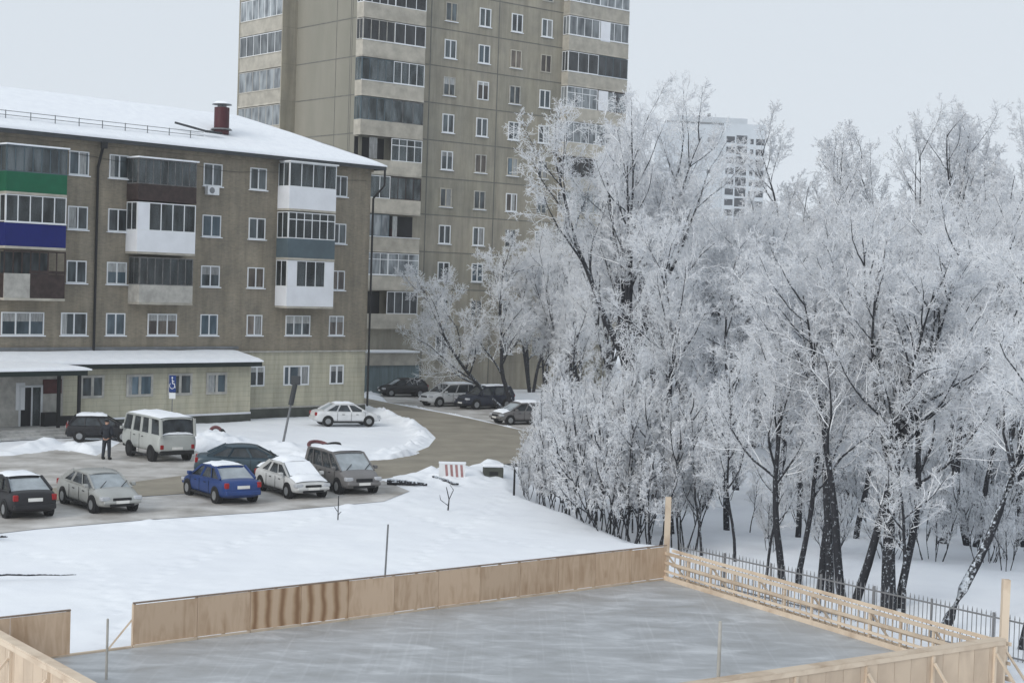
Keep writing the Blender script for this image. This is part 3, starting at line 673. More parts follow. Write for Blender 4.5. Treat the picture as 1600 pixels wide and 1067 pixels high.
# ------------------------------------------------------------------ the far white tower
p0 = at_depth(1129, 300, 470)
FC = Facade(p0, Vector((.985, .17, 0)))
FT = empty('distant_tower', FC.c, FC.rz, 'white high-rise far behind the treetops with rows of dark windows', 'building')
wr = FC.at(1195, 250)[0]; zt_ = FC.at(1160, 194)[1]
yl = 22
MB().box(0, wr, 0, 16, 0, zt_).build('wall', M['farwhite'], FT)
MB().box(-17, -.01, 1.5, 15, 0, zt_-.4).build('side_wing', M['farwhite'], FT)
MB().box(-14, wr*.62, 3, 13, zt_-.39, zt_+1.9).build('penthouse', M['farwhite'], FT)
MB().box(-17.2, -.02, 1.3, 1.6, zt_-.38, zt_+.1).build('roof_edge', M['metal'], FT)
MB().tube((-3.5, 5, zt_+1.9), (-3.5, 5, zt_+3.1), .5, n=8).build('vent', M['metal'], FT)
for k in range(0, 17):
    zz = zt_-5.6-k*3.05
    if zz < 8: break
    for (a, c, h, q) in ((.05, .25, 1.8, 0), (.29, .55, 2.5, .3), (.63, .71, 1.5, .2), (.77, .98, 1.8, .4)):
        MB().box(wr*a, wr*c, -.05, -.001, zz-q, zz-q+h).build('window', M['farpane'], FT)
    if k % 3 == 0: MB().box(-4.6, -3.4, 1.45, 1.499, zz, zz+1.3).build('window', M['farpane'], FT)

# ------------------------------------------------------------------ the rink
BHT = 1.13
A = G(1040, 908); L0_ = G(207, 1015); B0 = G(1570, 998, BHT); B0.z = 0
dAL = (L0_-A).normalized(); dAB = (B0-A).normalized()
R1 = G(1100, 1067, BHT); R1.z = 0; dBR = (R1-B0).normalized()
N0 = G(0, 995, BHT); N1 = G(130, 1067, BHT); N0.z = N1.z = 0; dN = (N1-N0).normalized()
def isect(p, d, q, e):
    k = d.x*e.y-d.y*e.x; t = ((q.x-p.x)*e.y-(q.y-p.y)*e.x)/k; return p+d*t
Dc = isect(A, dAL, N0, dN); Cc = isect(B0, dBR, N0, dN)
nrm = lambda d: Vector((-d.y, d.x, 0))
b = MB(); b.add([(p.x, p.y, .06) for p in (A, B0, Cc, Dc)], [(0, 1, 2, 3)]); ic = b.build('ice', M['ice']); tag(ic, kind='structure')
if ic.data.polygons[0].normal.z < 0: ic.data.flip_normals()
# long board wall (local x from corner A towards the left)
def wall_empty(p, q, *a, **k):
    d = (q-p); return empty(a[0], p, math.atan2(d.y, d.x), *a[1:], **k), d.length
G1 = G(130, 1037)
e1_, LBK = wall_empty(A, Dc, 'rink_board_wall', 'long plywood board wall along the far side of the rink, with a gap near its left end', 'rink boards')
xs_gap = ((L0_-A).length, (G1-A).length)
edges_ = [0]; xfl = ((G(385, 990)-A).length, (G(515, 970)-A).length)
while edges_[-1] < xs_gap[0]-1.6: edges_.append(edges_[-1]+1.52+random.uniform(-.02, .02))
edges_[-1] = xs_gap[0]
for k in range(len(edges_)-1):
    tz = random.uniform(-.012, .012)
    MB().box(edges_[k]+.005, edges_[k+1]-.005, 0, .02, .13, BHT+tz).build('plywood_panel', M['flame'] if xfl[1] < (edges_[k]+edges_[k+1])/2 < xfl[0] else M['ply'], e1_)
q = xs_gap[1]
while q < LBK-.2:
    MB().box(q+.006, min(q+1.5, LBK)-.006, 0, .02, .10, BHT).build('plywood_panel', M['ply'], e1_); q += 1.5
b = MB()
for k in range(len(edges_)-1):
    b.box(edges_[k]+.01, edges_[k+1]-.01, -.03-.012*(k % 3), -.001, 0, .115+.01*(k % 2))
b.box(xs_gap[0]+.02, LBK, -.045, .06, 0, .10)
b.build('bottom_beam', M['timber'], e1_)
b = MB(); b.box(0, xs_gap[0], -.005, .055, BHT+.014, BHT+.05); b.box(xs_gap[1], LBK, -.005, .055, BHT+.012, BHT+.05); b.build('top_rail', M['ply_edge'], e1_)
for x in edges_[1:-1]+[xs_gap[0]-.04, xs_gap[1]+.04]+[x_+.75 for x_ in edges_[:-2]]: MB().box(x-.035, x+.035, .021, .10, 0, BHT).build('stud', M['timber'], e1_)
# orientation check: local +y of this empty must point away from the ice
cen = (A+B0+Cc+Dc)/4
if (cen-A).dot(nrm(dAL)) > 0: e1_.scale.y = -1
MB().bar((xs_gap[0]-.02, .12, .72), (xs_gap[0]+.42, .45, .0), .06, .045).build('brace', M['timber'], e1_)
# open lattice side, right of the corner
LH = .96
e2_, LSD = wall_empty(A, B0, 'rink_rail_fence', 'unfinished timber rail fence along the right side of the ice, before the iron pickets', 'rink boards')
sgn = -1 if (cen-A).dot(nrm(dAB)) > 0 else 1
n_ = int(LSD/1.1)
for k in range(n_+1):
    xx = LSD*k/n_; MB().box(xx-.03, xx+.03, -.03, .03, 0, LH).build('post', M['timber'], e2_)
    if k % 2 == 0: MB().bar((xx, .04*sgn, LH-.1), (xx, .75*sgn, .05), .05, .05).build('brace', M['timber'], e2_)
xx = .2
while xx < LSD-.1:
    MB().box(xx-.014, xx+.014, .20*sgn-.012, .20*sgn+.012, .06, LH*random.uniform(.86, 1.02)).build('slat', M['timber'], e2_); xx += .27
for (yy, zz, hh, tt) in ((-.055*sgn, LH-.05, .1, .045), (.22*sgn, LH+.02, .09, .05), (-.055*sgn, .62, .09, .04), (.22*sgn, .5, .08, .04), (-.06*sgn, .12, .14, .05), (.3*sgn, .1, .1, .05), (-.058*sgn, .34, .07, .04)):
    b = MB(); b.bar((0, yy, zz+.01*random.random()), (LSD, yy, zz), tt, hh); b.build('rail', M['timber'], e2_)
# the near right wall and the near left wall, seen from outside
def plank_wall(p, q, label):
    e_, L_ = wall_empty(p, q, 'rink_board_wall', label, 'rink boards')
    s_ = -1 if (cen-p).dot(nrm((q-p).normalized())) > 0 else 1        # s_: outside direction along local y
    def bx(x0, x1, ya, yb, z0, z1): 
        a_, c_ = sorted((ya*s_, yb*s_)); return MB().box(x0, x1, a_, c_, z0, z1)
    x = .02; wd = .55
    while x < L_-.1:
        bx(x+.006, min(x+wd, L_)-.006, 0, .025, .02, BHT-.13).build('plank', M['plank'], e_); x += wd
    bx(0, L_, -.03, .05, BHT-.13, BHT-.02).build('top_beam', M['timber'], e_)
    bx(0, L_, -.22, .045, BHT-.018, BHT+.022).build('cap_board', M['timber'], e_)
    x = .4
    while x < L_:
        bx(x-.035, x+.035, .027, .09, 0, BHT-.14).build('stud', M['timber'], e_)
        MB().bar((x, .10*s_, BHT-.3), (x, .85*s_, .02), .06, .05).build('brace', M['timber'], e_); x += 2.2
    return e_
plank_wall(B0, Cc, 'near plank wall of the rink running out of the bottom right corner of the photo')
plank_wall(Dc, Cc, 'plank wall with a broad cap board crossing the bottom left corner of the photo')
def stake(name, px, py, ph, r, m_, label, cat='post', lean=0., sq=False, top=None, group=None):
    p = G(px, py); h = (p.y/F)*(py-ph)
    b = MB()
    if sq: b.box(-r, r, -r, r, -.1, h)
    else: b.tube((0, 0, -.1), (lean*h, 0, h), r, r*.9, 10); b.tube((lean*h, 0, h), (lean*h, 0, h+.01), r*.9, r*.5, 10)
    o_ = b.build(name, M[m_]); o_.location = p; return tag(o_, label, cat, group)
stake('wooden_post', 1040, 900, 775, .09, 'timber', 'tall square wooden post at the far corner of the rink boards', sq=True)
stake('wooden_post', 1566, 1048, 903, .09, 'timber', 'tall square wooden post at the right corner of the rink', sq=True)
stake('metal_post', 600, 925, 818, .03, 'metal', 'grey metal post in the snow behind the middle of the long board wall', lean=.03)
stake('metal_post', 166, 1065, 965, .03, 'palepanel', 'thin grey post standing in the gap of the board wall')
stake('wooden_post', 1120, 1120, 968, .045, 'palepanel', 'pale thin post standing up from the ice near the bottom of the photo')
stake('fence_post', 803, 772, 733, .05, 'dark', 'short dark post at the edge of the brush beside the road')
# iron picket fence beyond the lattice
pf0 = A+nrm(dAB)*(-sgn*0)+Vector((.55, .9, 0)); pf1 = B0+Vector((3.2, .2, 0))
e3_, LPF = wall_empty(pf0, pf1, 'picket_fence', 'black iron picket fence with pointed tips running behind the timber rail fence', 'fence')
b = MB(); x = 0; PH = 1.08
while x < LPF:
    b.box(x-.008, x+.008, -.008, .008, -.9, PH-.06); b.tube((x, 0, PH-.06), (x, 0, PH+.06), .018, .003, 4); x += .15
o_ = b.build('pickets', M['iron'], e3_); o_['label'] = 'row of thin black pickets'
for zz in (.0, .95): MB().box(0, LPF, -.02, .02, zz, zz+.04).build('rail', M['iron'], e3_)
for k in range(9): xx = LPF*k/8; MB().box(xx-.025, xx+.025, -.025, .025, -.9, PH+.02).build('post', M['iron'], e3_)
#@@CARS

# ------------------------------------------------------------------ vehicles (local x forward, y left, z up)
def paint(name, col, rough=.35, met=.2):
    return mat(name, col, rough, .06, 1.2, spec=.5, metal=met)
PT = {'black': paint('car_paint_black', (.006, .006, .009), .45, 0), 'silver': paint('car_paint_silver', (.36, .37, .36)), 'blue': paint('car_paint_blue', (.016, .05, .19)),
      'teal': paint('car_paint_teal', (.045, .075, .10)), 'white': paint('car_paint_white', (.66, .67, .68)), 'grey': paint('car_paint_grey', (.17, .165, .165)),
      'van': paint('van_paint', (.40, .42, .41), .5, 0), 'navy': paint('car_paint_navy', (.010, .014, .03), .45, 0), 'frosty': paint('car_paint_frosty', (.50, .51, .51), .7, 0)}
M['tyre'] = mat('tyre_rubber', (.014, .014, .015), .9, .1); M['rim'] = mat('wheel_rim', (.28, .29, .3), .45, .1, metal=.4)
M['lamp'] = mat('headlight', (.45, .47, .5), .15, .1); M['tail'] = mat('taillight', (.30, .012, .015), .3, .1)
M['plate'] = mat('number_plate', (.7, .7, .68), .5, .05)
M['cglass'] = mat('car_window', (.05, .06, .07), .08, .3, 2, spec=.5, col2=(.015, .018, .02)); M['fglass'] = mat('frosted_car_window', (.34, .38, .41), .6, .1, 2)
def vehicle(name, label, px, py, hd, spec, paintm, snow=0, group='cars parked in the yard', glass='cglass', rearglass=None, frontglass=None, cat='car', z=.01, scale=1., rim='rim', plate=True, cover=None):
    L, Wd, Hr, belt, hood, deck = spec['L'], spec['W']/2, spec['H'], spec['belt'], spec['hood'], spec['deck']
    root = empty(name, G(px, py)+Vector((0, 0, z)), math.atan2(hd[1], hd[0]), label, cat, group, scale if scale != 1 else None)
    pm = PT[paintm]; xr, xf = -L/2, L/2
    ga, gb, gc, gd = spec['g']            # base rear, roof rear, roof front, base front as fractions of the length from the rear
    gx0, gx1, gx2, gx3 = [xr+L*t for t in (ga, gb, gc, gd)]
    st_ = spec.get('st') or [(0, .80, .45, deck*.72), (.012, .90, .30, deck*.93), (.05, .96, .24, deck), (ga, 1, .22, deck+(.0 if ga < .05 else .02)), ((ga+gb)/2+.02, 1, .22, belt), (.5, 1.0, .21, belt-.01),
                             (gd-.06, 1, .22, belt-.02), (gd+.02, .99, .22, hood+.06), (.90, .96, .24, hood-.05), (.965, .9, .27, hood-.15), (.992, .8, .34, hood-.27), (1, .7, .42, hood-.36)]
    st_ = sorted(st_)
    V, Fc = [], []; n = 14
    for (t, ww, zb, zt) in st_:
        x = xr+L*t; h = Wd*ww
        ring = [(0, zb), (h*.80, zb), (h*.97, zb+.08), (h, zb+(zt-zb)*.40), (h*.985, zb+(zt-zb)*.74), (h*.93, zt-.055), (h*.78, zt-.003), (0, zt+.02)]
        full = ring+[(-y_, z_) for (y_, z_) in ring[-2:0:-1]]
        V += [(x, y_, z_) for (y_, z_) in full]
    ns = len(st_); m_ = len(full)
    for i_ in range(ns-1):
        for k in range(m_):
            a, c = i_*m_+k, i_*m_+(k+1) % m_; Fc.append((a, c, c+m_, a+m_))
    Fc.append(tuple(range(m_-1, -1, -1))); Fc.append(tuple((ns-1)*m_+k for k in range(m_)))
    b = MB().add(V, Fc)
    body = b.build('body', [pm, M['dark']], root, smooth=True)
    sub = body.modifiers.new('s', 'SUBSURF'); sub.levels = 1; sub.render_levels = 1
    # cabin of glass with painted pillars and roof
    tw = spec.get('tw', .80); bw = .93
    zr0, zr1, zr2, zr3 = deck, Hr-.03, Hr-.04, belt if spec.get('van') else hood+.05
    if spec.get('box'): zr0 = belt-.05
    zl = belt-.08
    pb = [(gx0, Wd*bw*.92, max(zr0-.04, zl-.0) if ga > .1 else belt-.08), (gx1-.05, Wd*bw, zl), (gx2+.1, Wd*bw, zl), (gx3, Wd*bw*.92, zr3-.04)]
    pt_ = [(gx1, Wd*tw*.94, Hr-.05), (gx1+.18, Wd*tw, Hr-.02), (gx2-.12, Wd*tw, Hr-.03), (gx2, Wd*tw*.94, Hr-.07)]
    base = [(pb[0][0], -pb[0][1], pb[0][2]), (pb[3][0], -pb[3][1], pb[3][2]), (pb[3][0], pb[3][1], pb[3][2]), (pb[0][0], pb[0][1], pb[0][2])]
    top = [(pt_[0][0], -pt_[0][1], pt_[0][2]), (pt_[3][0], -pt_[3][1], pt_[3][2]), (pt_[3][0], pt_[3][1], pt_[3][2]), (pt_[0][0], pt_[0][1], pt_[0][2])]
    sg = M[glass]
    mats = [sg, M[frontglass or glass], M[rearglass or glass]]
    b = MB()
    for v_ in base+top: b.v.append(v_)
    b.f += [(0, 1, 5, 4), (1, 2, 6, 5), (2, 3, 7, 6), (3, 0, 4, 7)]; b.mi += [0, 1, 0, 2]
    b.build('windows', mats, root)
    # roof
    rw = Wd*tw
    rp = [(gx1-.06, rw*.80, -.03), (gx1+.06, rw*.97, .0), (gx1+.4, rw*1.03, .035), ((gx1+gx2)/2, rw*1.04, .045), (gx2-.3, rw*1.02, .03), (gx2-.02, rw*.97, -.01), (gx2+.06, rw*.82, -.04)]
    V, Fc = [], []
    for (x, h, dz) in rp:
        for (k, q_) in ((-1, -.07), (-.93, -.02), (-.6, .015), (0, .03), (.6, .015), (.93, -.02), (1, -.07)): V.append((x, h*k, Hr-.03+dz+q_))
    for i_ in range(len(rp)-1):
        for k in range(6): a = i_*7+k; Fc.append((a, a+7, a+8, a+1))
    b = MB().add(V, Fc); rf_ = b.build('roof', pm, root, smooth=True); so_ = rf_.modifiers.new('t', 'SOLIDIFY'); so_.thickness = .04; so_.offset = 0
    # pillars
    b = MB()
    def L2(p, q_, t): return Vector(p).lerp(Vector(q_), t)
    for sd in (0, 1):
        k0, k1, k2, k3 = ((0, 1, 5, 4) if sd == 0 else (3, 2, 6, 7)); P = base+top; off = Vector((0, -.012 if sd == 0 else .012, 0))
        b.bar(Vector(P[k0])+off, Vector(P[k3])+off, .07, .16 if not spec.get('van') else .3); b.bar(Vector(P[k1])+off, Vector(P[k2])+off, .06, .08)
        for t in spec['pil']: b.bar(L2(P[k0], P[k1], t)+off*1.5, L2(P[k3], P[k2], min(1, max(0, (t-.5)*spec.get('pk', 1.15)+.5)))+off*1.5, .03, spec.get('pw', .09))
        b.bar(Vector(P[k0])+off*1.2, Vector(P[k1])+off*1.2, .03, .05)
        b.bar(Vector(P[k3])+off*1.2, Vector(P[k2])+off*1.2, .04, .07)
    b.build('pillars', pm, root)
    # wheels: dark disc painted in as the arch gap's shadow, tyre, rim
    wr_ = spec.get('wr', .31)
    for xw1 in (xr+L*spec.get('wx', (.19, .81))[0], xr+L*spec.get('wx', (.19, .81))[1]):
        for sd in (-1, 1):
            yb = Wd*1.0
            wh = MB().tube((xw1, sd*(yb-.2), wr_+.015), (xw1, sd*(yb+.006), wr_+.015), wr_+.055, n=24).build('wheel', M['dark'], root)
            t = bevel(MB().tube((xw1, sd*(yb-.18), wr_), (xw1, sd*(yb+.025), wr_), wr_, n=28).build('tyre', M['tyre'], wh), .03, 2)
            MB().tube((xw1, sd*(yb+.02), wr_), (xw1, sd*(yb+.032), wr_), wr_*.62, wr_*.55, 16).build('rim', M[rim], wh)
    # lamps, plates, grille, bumpers, mirrors, handles
    zh = spec.get('zh', hood-.27); zq = spec.get('zq', deck-.22)
    for sd in (-1, 1):
        bevel(MB().box(xf-.30, xf-.035, sd*Wd*.74-.17, sd*Wd*.74+.17, zh-.07, zh+.085).build('headlight', M['lamp'], root), .04)
        bevel(MB().box(xr+.0, xr+.14, sd*Wd*.80-.09, sd*Wd*.80+.09, zq-.10, zq+.12).build('taillight', M['tail'], root), .03)
        bevel(MB().box(gx3-.42, gx3-.24, sd*(Wd+.09)-.09, sd*(Wd+.09)+.09, belt-.02, belt+.12).build('mirror', pm, root), .03)
        for t in (.42, .63): MB().box(xr+L*t-.08, xr+L*t+.08, sd*Wd-.012, sd*Wd+.014, belt-.2, belt-.17).build('door_handle', M['dark'], root)
        for t in spec.get('doors', (.33, .54, .75)): MB().box(xr+L*t-.008, xr+L*t+.008, sd*Wd*1.0-.01, sd*Wd*1.0+.002, .32, belt-.08).build('door_seam', M['dark'], root)
    b = MB()
    for sd in (-1, 1): MB().box(xr+L*.27, xr+L*.72, sd*(Wd-.02)-.03, sd*(Wd-.02)+.03, .2, .30).build('sill_trim', M['dark'], root)
    for yw in (-.35, .25): MB().bar((gx3-.04, yw*Wd*1.6, hood+.045 if not spec.get('van') else belt+.05), (gx3-.30 if not spec.get('van') else gx3-.03, yw*Wd*1.6+.35, hood+.26 if not spec.get('van') else belt+.35), .02, .02).build('wiper', M['dark'], root)
    bevel(MB().box(xf-.05, xf+.015, -Wd*.42, Wd*.42, zh-.10, zh+.04).build('grille', M['dark'], root), .02)
    bevel(MB().box(xf-.06, xf+.02, -Wd*.55, Wd*.55, .30, .40).build('air_intake', M['dark'], root), .02)
    bevel(MB().box(xf-.16, xf+.04, -Wd*.86, Wd*.86, .40, .53).build('bumper', M[spec['bump']] if spec.get('bump') else pm, root), .05, 3)
    bevel(MB().box(xr-.04, xr+.16, -Wd*.88, Wd*.88, .36, .56).build('bumper', M[spec['bump']] if spec.get('bump') else pm, root), .05, 3)
    if plate:
        MB().box(xr-.03, xr+.01, -.26, .26, zq-.12, zq+.0).build('number_plate', M['plate'], root)
        MB().box(xf+.02, xf+.045, -.26, .26, .42, .53).build('number_plate', M['plate'], root)
    if snow:
        def cap_(x0, x1, h, z0, z1, th):
            V, Fc = [], []; nx_, ny_ = 12, 8
            for i_ in range(nx_+1):
                for j in range(ny_+1):
                    x = x0+(x1-x0)*i_/nx_; y = -h+2*h*j/ny_; e = min(1, 5*min(i_/nx_, 1-i_/nx_)+.15)*min(1, 5*min(j/ny_, 1-j/ny_)+.15)
                    V.append((x, y, z0+(z1-z0)*i_/nx_+th*e*(.8+.5*random.random())-.03*abs(y/h)**3))
            for i_ in range(nx_):
                for j in range(ny_): a = i_*(ny_+1)+j; Fc.append((a, a+ny_+1, a+ny_+2, a+1))
            return MB().add(V, Fc)
        b = cap_(gx1+.0, gx2, Wd*tw*.95, Hr+.02, Hr+.02, .05*snow+.02)
        if snow > 1:
            for q_ in (cap_(gx3+.05, xf-.2, Wd*.86, hood+.05, hood-.11, .05*snow), cap_(xr+.08, gx0, Wd*.86, deck+.02, deck+.02, .05*snow)):
                if ga > .08 or q_ is not None: b.add(q_.v, q_.f)
        if snow > 2:
            b.add([(gx3+.06, -Wd*.8, hood+.09), (gx3+.06, Wd*.8, hood+.09), (gx2+.03, Wd*tw*.9, Hr+.03), (gx2+.03, -Wd*tw*.9, Hr+.03)], [(0, 1, 2, 3)])
            b.add([(gx0-.03, -Wd*.8, deck+.05), (gx0-.03, Wd*.8, deck+.05), (gx1-.04, Wd*tw*.9, Hr+.03), (gx1-.04, -Wd*tw*.9, Hr+.03)], [(3, 2, 1, 0)])
        b.build('snow_cover', M['snow_fine'], root, smooth=True)
    return root
SED = dict(L=4.35, W=1.74, H=1.41, belt=.93, hood=.86, deck=.98, g=(.13, .30, .60, .79), pil=(.30, .64), tw=.76)
SED2 = dict(SED, L=4.5, deck=1.0, g=(.12, .30, .60, .80))
HAT = dict(L=3.95, W=1.72, H=1.46, belt=.95, hood=.90, deck=.99, g=(.015, .14, .58, .79), pil=(.32, .64), tw=.78, zq=.88)
MPV = dict(L=4.35, W=1.76, H=1.66, belt=1.0, hood=.93, deck=1.02, g=(.015, .07, .62, .84), pil=(.22, .5, .76), tw=.84, zq=.95)
SUV = dict(L=4.5, W=1.84, H=1.72, belt=1.08, hood=1.04, deck=1.1, g=(.02, .10, .58, .77), pil=(.26, .60), tw=.82, wr=.36, zq=1.0)
VAN = dict(L=4.4, W=1.94, H=2.08, belt=1.28, hood=1.2, deck=1.28, g=(.006, .03, .90, .985), pil=(.28, .52, .76), tw=.90, van=1, box=1, wr=.36, zh=.88, zq=.72, bump='dark', pw=.22, pk=1, wx=(.2, .76),
           st=[(0, .96, .5, 1.26), (.01, .985, .46, 1.31), (.04, 1, .42, 1.32), (.5, 1, .42, 1.32), (.9, 1, .42, 1.32), (.97, .97, .44, 1.3), (.995, .92, .5, 1.22), (1, .85, .58, 1.1)], doors=(.5, .72))
ROWH = (.40, -.92); BACK = (-.40, .92)
vehicle('car', 'black saloon at the left edge of the photo with red tail lamps', 24, 799, (-.57, .82), SED2, 'black', 1, scale=1.04, rearglass='fglass')
vehicle('car', 'silver saloon facing the rink, second car from the left edge', 153, 792, (.61, -.79), SED2, 'silver', 0, scale=1.03, frontglass='fglass')
vehicle('car', 'bright blue saloon with a frosted rear window, its back to the rink', 344, 778, (-.57, .82), SED, 'blue', 1, scale=1.03, rearglass='fglass')
vehicle('car', 'snow-covered pale saloon between the blue car and the grey people carrier', 455, 771, (.55, -.84), SED, 'frosty', 3, scale=1.0, frontglass='fglass')
vehicle('car', 'grey people carrier facing the rink at the right end of the parked row', 534, 764, (.52, -.855), MPV, 'grey', 1, scale=1.05, frontglass='fglass')
vehicle('car', 'dark teal saloon seen side-on behind the blue car', 384, 744, (.985, .17), SED2, 'teal', 0, scale=1.04)
vehicle('car', 'white saloon parked alone on the snow below the brick block corner', 539, 664, (.93, .36), SED, 'white', 1, rearglass='fglass')
vehicle('car', 'black car with a snowy bonnet standing by the corner of the brick block', 629, 619, (-.93, -.36), HAT, 'black', 0, frontglass='fglass')
vehicle('car', 'white off-roader beside the dark one under the leaning tree', 700, 634, (-.80, -.60), SUV, 'white', 1)
vehicle('car', 'dark navy off-roader beside the white one under the leaning tree', 757, 638, (-.80, -.60), SUV, 'navy', 1)
vehicle('car', 'grey snow-dusted car half hidden by frosted twigs right of the road', 812, 662, (-.86, -.5), HAT, 'grey', 2, frontglass='fglass')
vehicle('car', 'black car with a snowy roof half hidden behind the standing person', 158, 688, (.97, .24), HAT, 'black', 2, scale=.95)
vehicle('minibus', 'boxy pale grey minibus standing near the entrance porch, its rear towards the rink', 246, 715, (-.60, .80), VAN, 'van', 2, group=None, cat='minibus', rim='dark', scale=1.06)

# ------------------------------------------------------------------ small things in the yard
def tyre_obj(px, py, rot, label, r=.34, m_='red'):
    b = MB(); V, Fc = [], []; n1, n2 = 20, 8
    for i_ in range(n1):
        for j in range(n2):
            a = 2*math.pi*i_/n1; c = 2*math.pi*j/n2; rr = r+.10*math.cos(c); V.append((rr*math.cos(a), rr*math.sin(a), .10*math.sin(c)))
    for i_ in range(n1):
        for j in range(n2): Fc.append((i_*n2+j, ((i_+1) % n1)*n2+j, ((i_+1) % n1)*n2+(j+1) % n2, i_*n2+(j+1) % n2))
    o_ = b.add(V, Fc).build('old_tyre', M[m_], smooth=True); p = G(px, py); o_.location = (p.x, p.y, .42); o_.rotation_euler = rot
    tag(o_, label, 'tyre', 'old tyres in the snow'); return o_
M['tyre_red'] = mat('faded_red_paint', (.16, .07, .075), .9, .2, 3)
tyre_obj(337, 688, (1.3, .2, .4), 'faded red old tyre in the snow pile right of the minibus', m_='tyre_red')
tyre_obj(350, 690, (1.0, .4, 1.4), 'dark old tyre in the snow pile right of the minibus', .26, 'tyre')
tyre_obj(498, 709, (.3, .2, 0), 'reddish old tyre lying on the snow behind the grey people carrier', .55, 'tyre_red')
tyre_obj(516, 710, (.2, -.2, 0), 'black old tyre lying on the snow behind the grey people carrier', .5, 'tyre')
# striped concrete barrier, block, logs, twig
p = G(706, 752); br = empty('barrier_board', p, .12, 'small white board with faded red stripes standing in the snow by the road', 'barrier')
MB().box(-.62, .62, -.06, .06, .15, .85).build('board', M['white'], br); M['pink'] = mat('faded_stripe', (.36, .2, .2), .8, .15)
for k in range(4):
    b = MB(); x = -.30+.24*k; b.add([(x, -.064, .22), (x+.12, -.064, .22), (x+.06, -.064, .80), (x-.06, -.064, .80), (x, -.0605, .22), (x+.12, -.0605, .22), (x+.06, -.0605, .80), (x-.06, -.0605, .80)],
              [(0, 1, 2, 3), (7, 6, 5, 4), (0, 4, 5, 1), (1, 5, 6, 2), (2, 6, 7, 3), (3, 7, 4, 0)]); b.build('stripe', M['pink'], br)
for sx in (-.5, .5): MB().box(sx-.04, sx+.04, -.05, .05, -.1, .149).build('leg', M['metal'], br)
MB().box(-.64, .64, -.09, .09, .852, .93).build('snow_cap', M['snow_fine'], br)
p = G(770, 748); bl_ = empty('concrete_block', p, .1, 'dark low concrete block capped with snow beside the road bend', 'block')
bevel(MB().box(-.48, .48, -.3, .3, -.1, .58).build('block', M['plinth'], bl_), .05); bevel(MB().box(-.52, .52, -.34, .34, .582, .74).build('snow_cap', M['snow_fine'], bl_), .07, 3)
MB().box(-.2, .22, -.305, -.301, .2, .38).build('recess_shade', M['dark'], bl_)  # flat dark plate, a hollow's shade painted on the solid block
def log(pa, pb, r, label):
    a, c = G(*pa), G(*pb); b = MB(); pr = a+Vector((0, 0, .12)); 
    for k in range(1, 6):
        q_ = a.lerp(c, k/5)+Vector((random.uniform(-.06, .06), random.uniform(-.06, .06), .12+.05*random.random())); b.tube(pr, q_, r*(1-.12*(k-1)), r*(1-.12*k), 8); pr = q_
    tag(b.build('fallen_branch', M['bark']), label, 'branch', 'fallen branches on the snow')
log((606, 757), (668, 762), .16, 'thick fallen branch lying on the snow right of the grey people carrier')
log((672, 750), (716, 761), .13, 'thin fallen branch lying under the striped board')
log((-10, 905), (118, 904), .035, 'long straight stick lying on the snow at the left above the board wall')
log((-10, 843), (12, 845), .06, 'short dark stick at the left edge of the photo on the snow')
b = MB(); p = G(700, 797)
for (q0, q1, r_) in (((0, 0, 0), (.03, 0, .45), .035), ((.03, 0, .45), (-.1, .05, .95), .025), ((.03, 0, .45), (.2, 0, .85), .02), ((0, 0, .2), (-.32, 0, .42), .022), ((-.32, 0, .42), (-.36, 0, .62), .015), ((.2, 0, .85), (.05, 0, 1.05), .014)): b.tube(q0, q1, r_, r_*.7, 6)
o_ = b.build('bare_sapling', M['bark']); o_.location = p; tag(o_, 'tiny bare forked sapling poking out of the open snow', 'sapling')
b = MB(); p = G(528, 812)
for (q0, q1, r_) in (((0, 0, 0), (.0, 0, .95), .025), ((0, 0, .3), (-.15, 0, .5), .02), ((0, 0, .2), (.12, 0, .33), .02)): b.tube(q0, q1, r_, r_*.7, 6)
o_ = b.build('bare_sapling', M['bark']); o_.location = p; tag(o_, 'thin bare stem in the snow in front of the grey people carrier', 'sapling')
# leaning lamp pole and the parking sign
p = G(441, 696); po = empty('leaning_pole', p, 0, 'leaning grey pole with a dark box head standing in the snow', 'pole')
k_ = p.y/F; ln = Vector((20*k_*.9, .3, 106*k_)); 
MB().tube((0, 0, -.1), ln*.62, .07, .06, 10).build('pole', M['metal'], po)
MB().tube(ln*.6, ln*.93, .15, .14, 10).build('sleeve', M['eave'], po)
bevel(MB().box(ln.x*.97-.27, ln.x*.97+.24, ln.y-.14, ln.y+.14, ln.z*.9, ln.z*1.03).build('lamp_head', M['eave'], po), .03)
p = G(268, 668); sg_ = empty('parking_sign', p, .1, 'blue wheelchair parking sign over a white plate on a thin post before the annex windows', 'sign')
k_ = p.y/F; zz = 82*k_; sg_.scale = (.8, 1, 1)
MB().tube((0, 0, -.1), (0, 0, zz), .035).build('post', M['metal'], sg_)
M['signblue'] = mat('sign_blue', (.012, .04, .17), .7, .1)
MB().box(-.25, .25, -.065, -.037, zz-1.02, zz).build('sign_plate', M['signblue'], sg_)
sy = -.072; b = MB()
b.tube((-.03, sy+.004, zz-.14), (-.03, sy-.002, zz-.14), .055, n=12)
for (q0, q1) in (((-.03, -.22), (0, -.5)), ((0, -.5), (.14, -.5)), ((.14, -.5), (.2, -.76)), ((-.03, -.34), (.12, -.36))): b.bar((q0[0], sy, zz+q0[1]), (q1[0], sy, zz+q1[1]), .012, .05)
for k in range(10):
    a0, a1 = math.pi*(.75+k*.115), math.pi*(.75+(k+1)*.115); b.bar((-.02+.19*math.cos(a0), sy, zz-.62+.19*math.sin(a0)), (-.02+.19*math.cos(a1), sy, zz-.62+.19*math.sin(a1)), .012, .035)
b.build('wheelchair_symbol', M['white'], sg_)
MB().box(-.24, .24, -.062, -.037, zz-1.42, zz-1.06).build('lower_plate', M['white'], sg_)

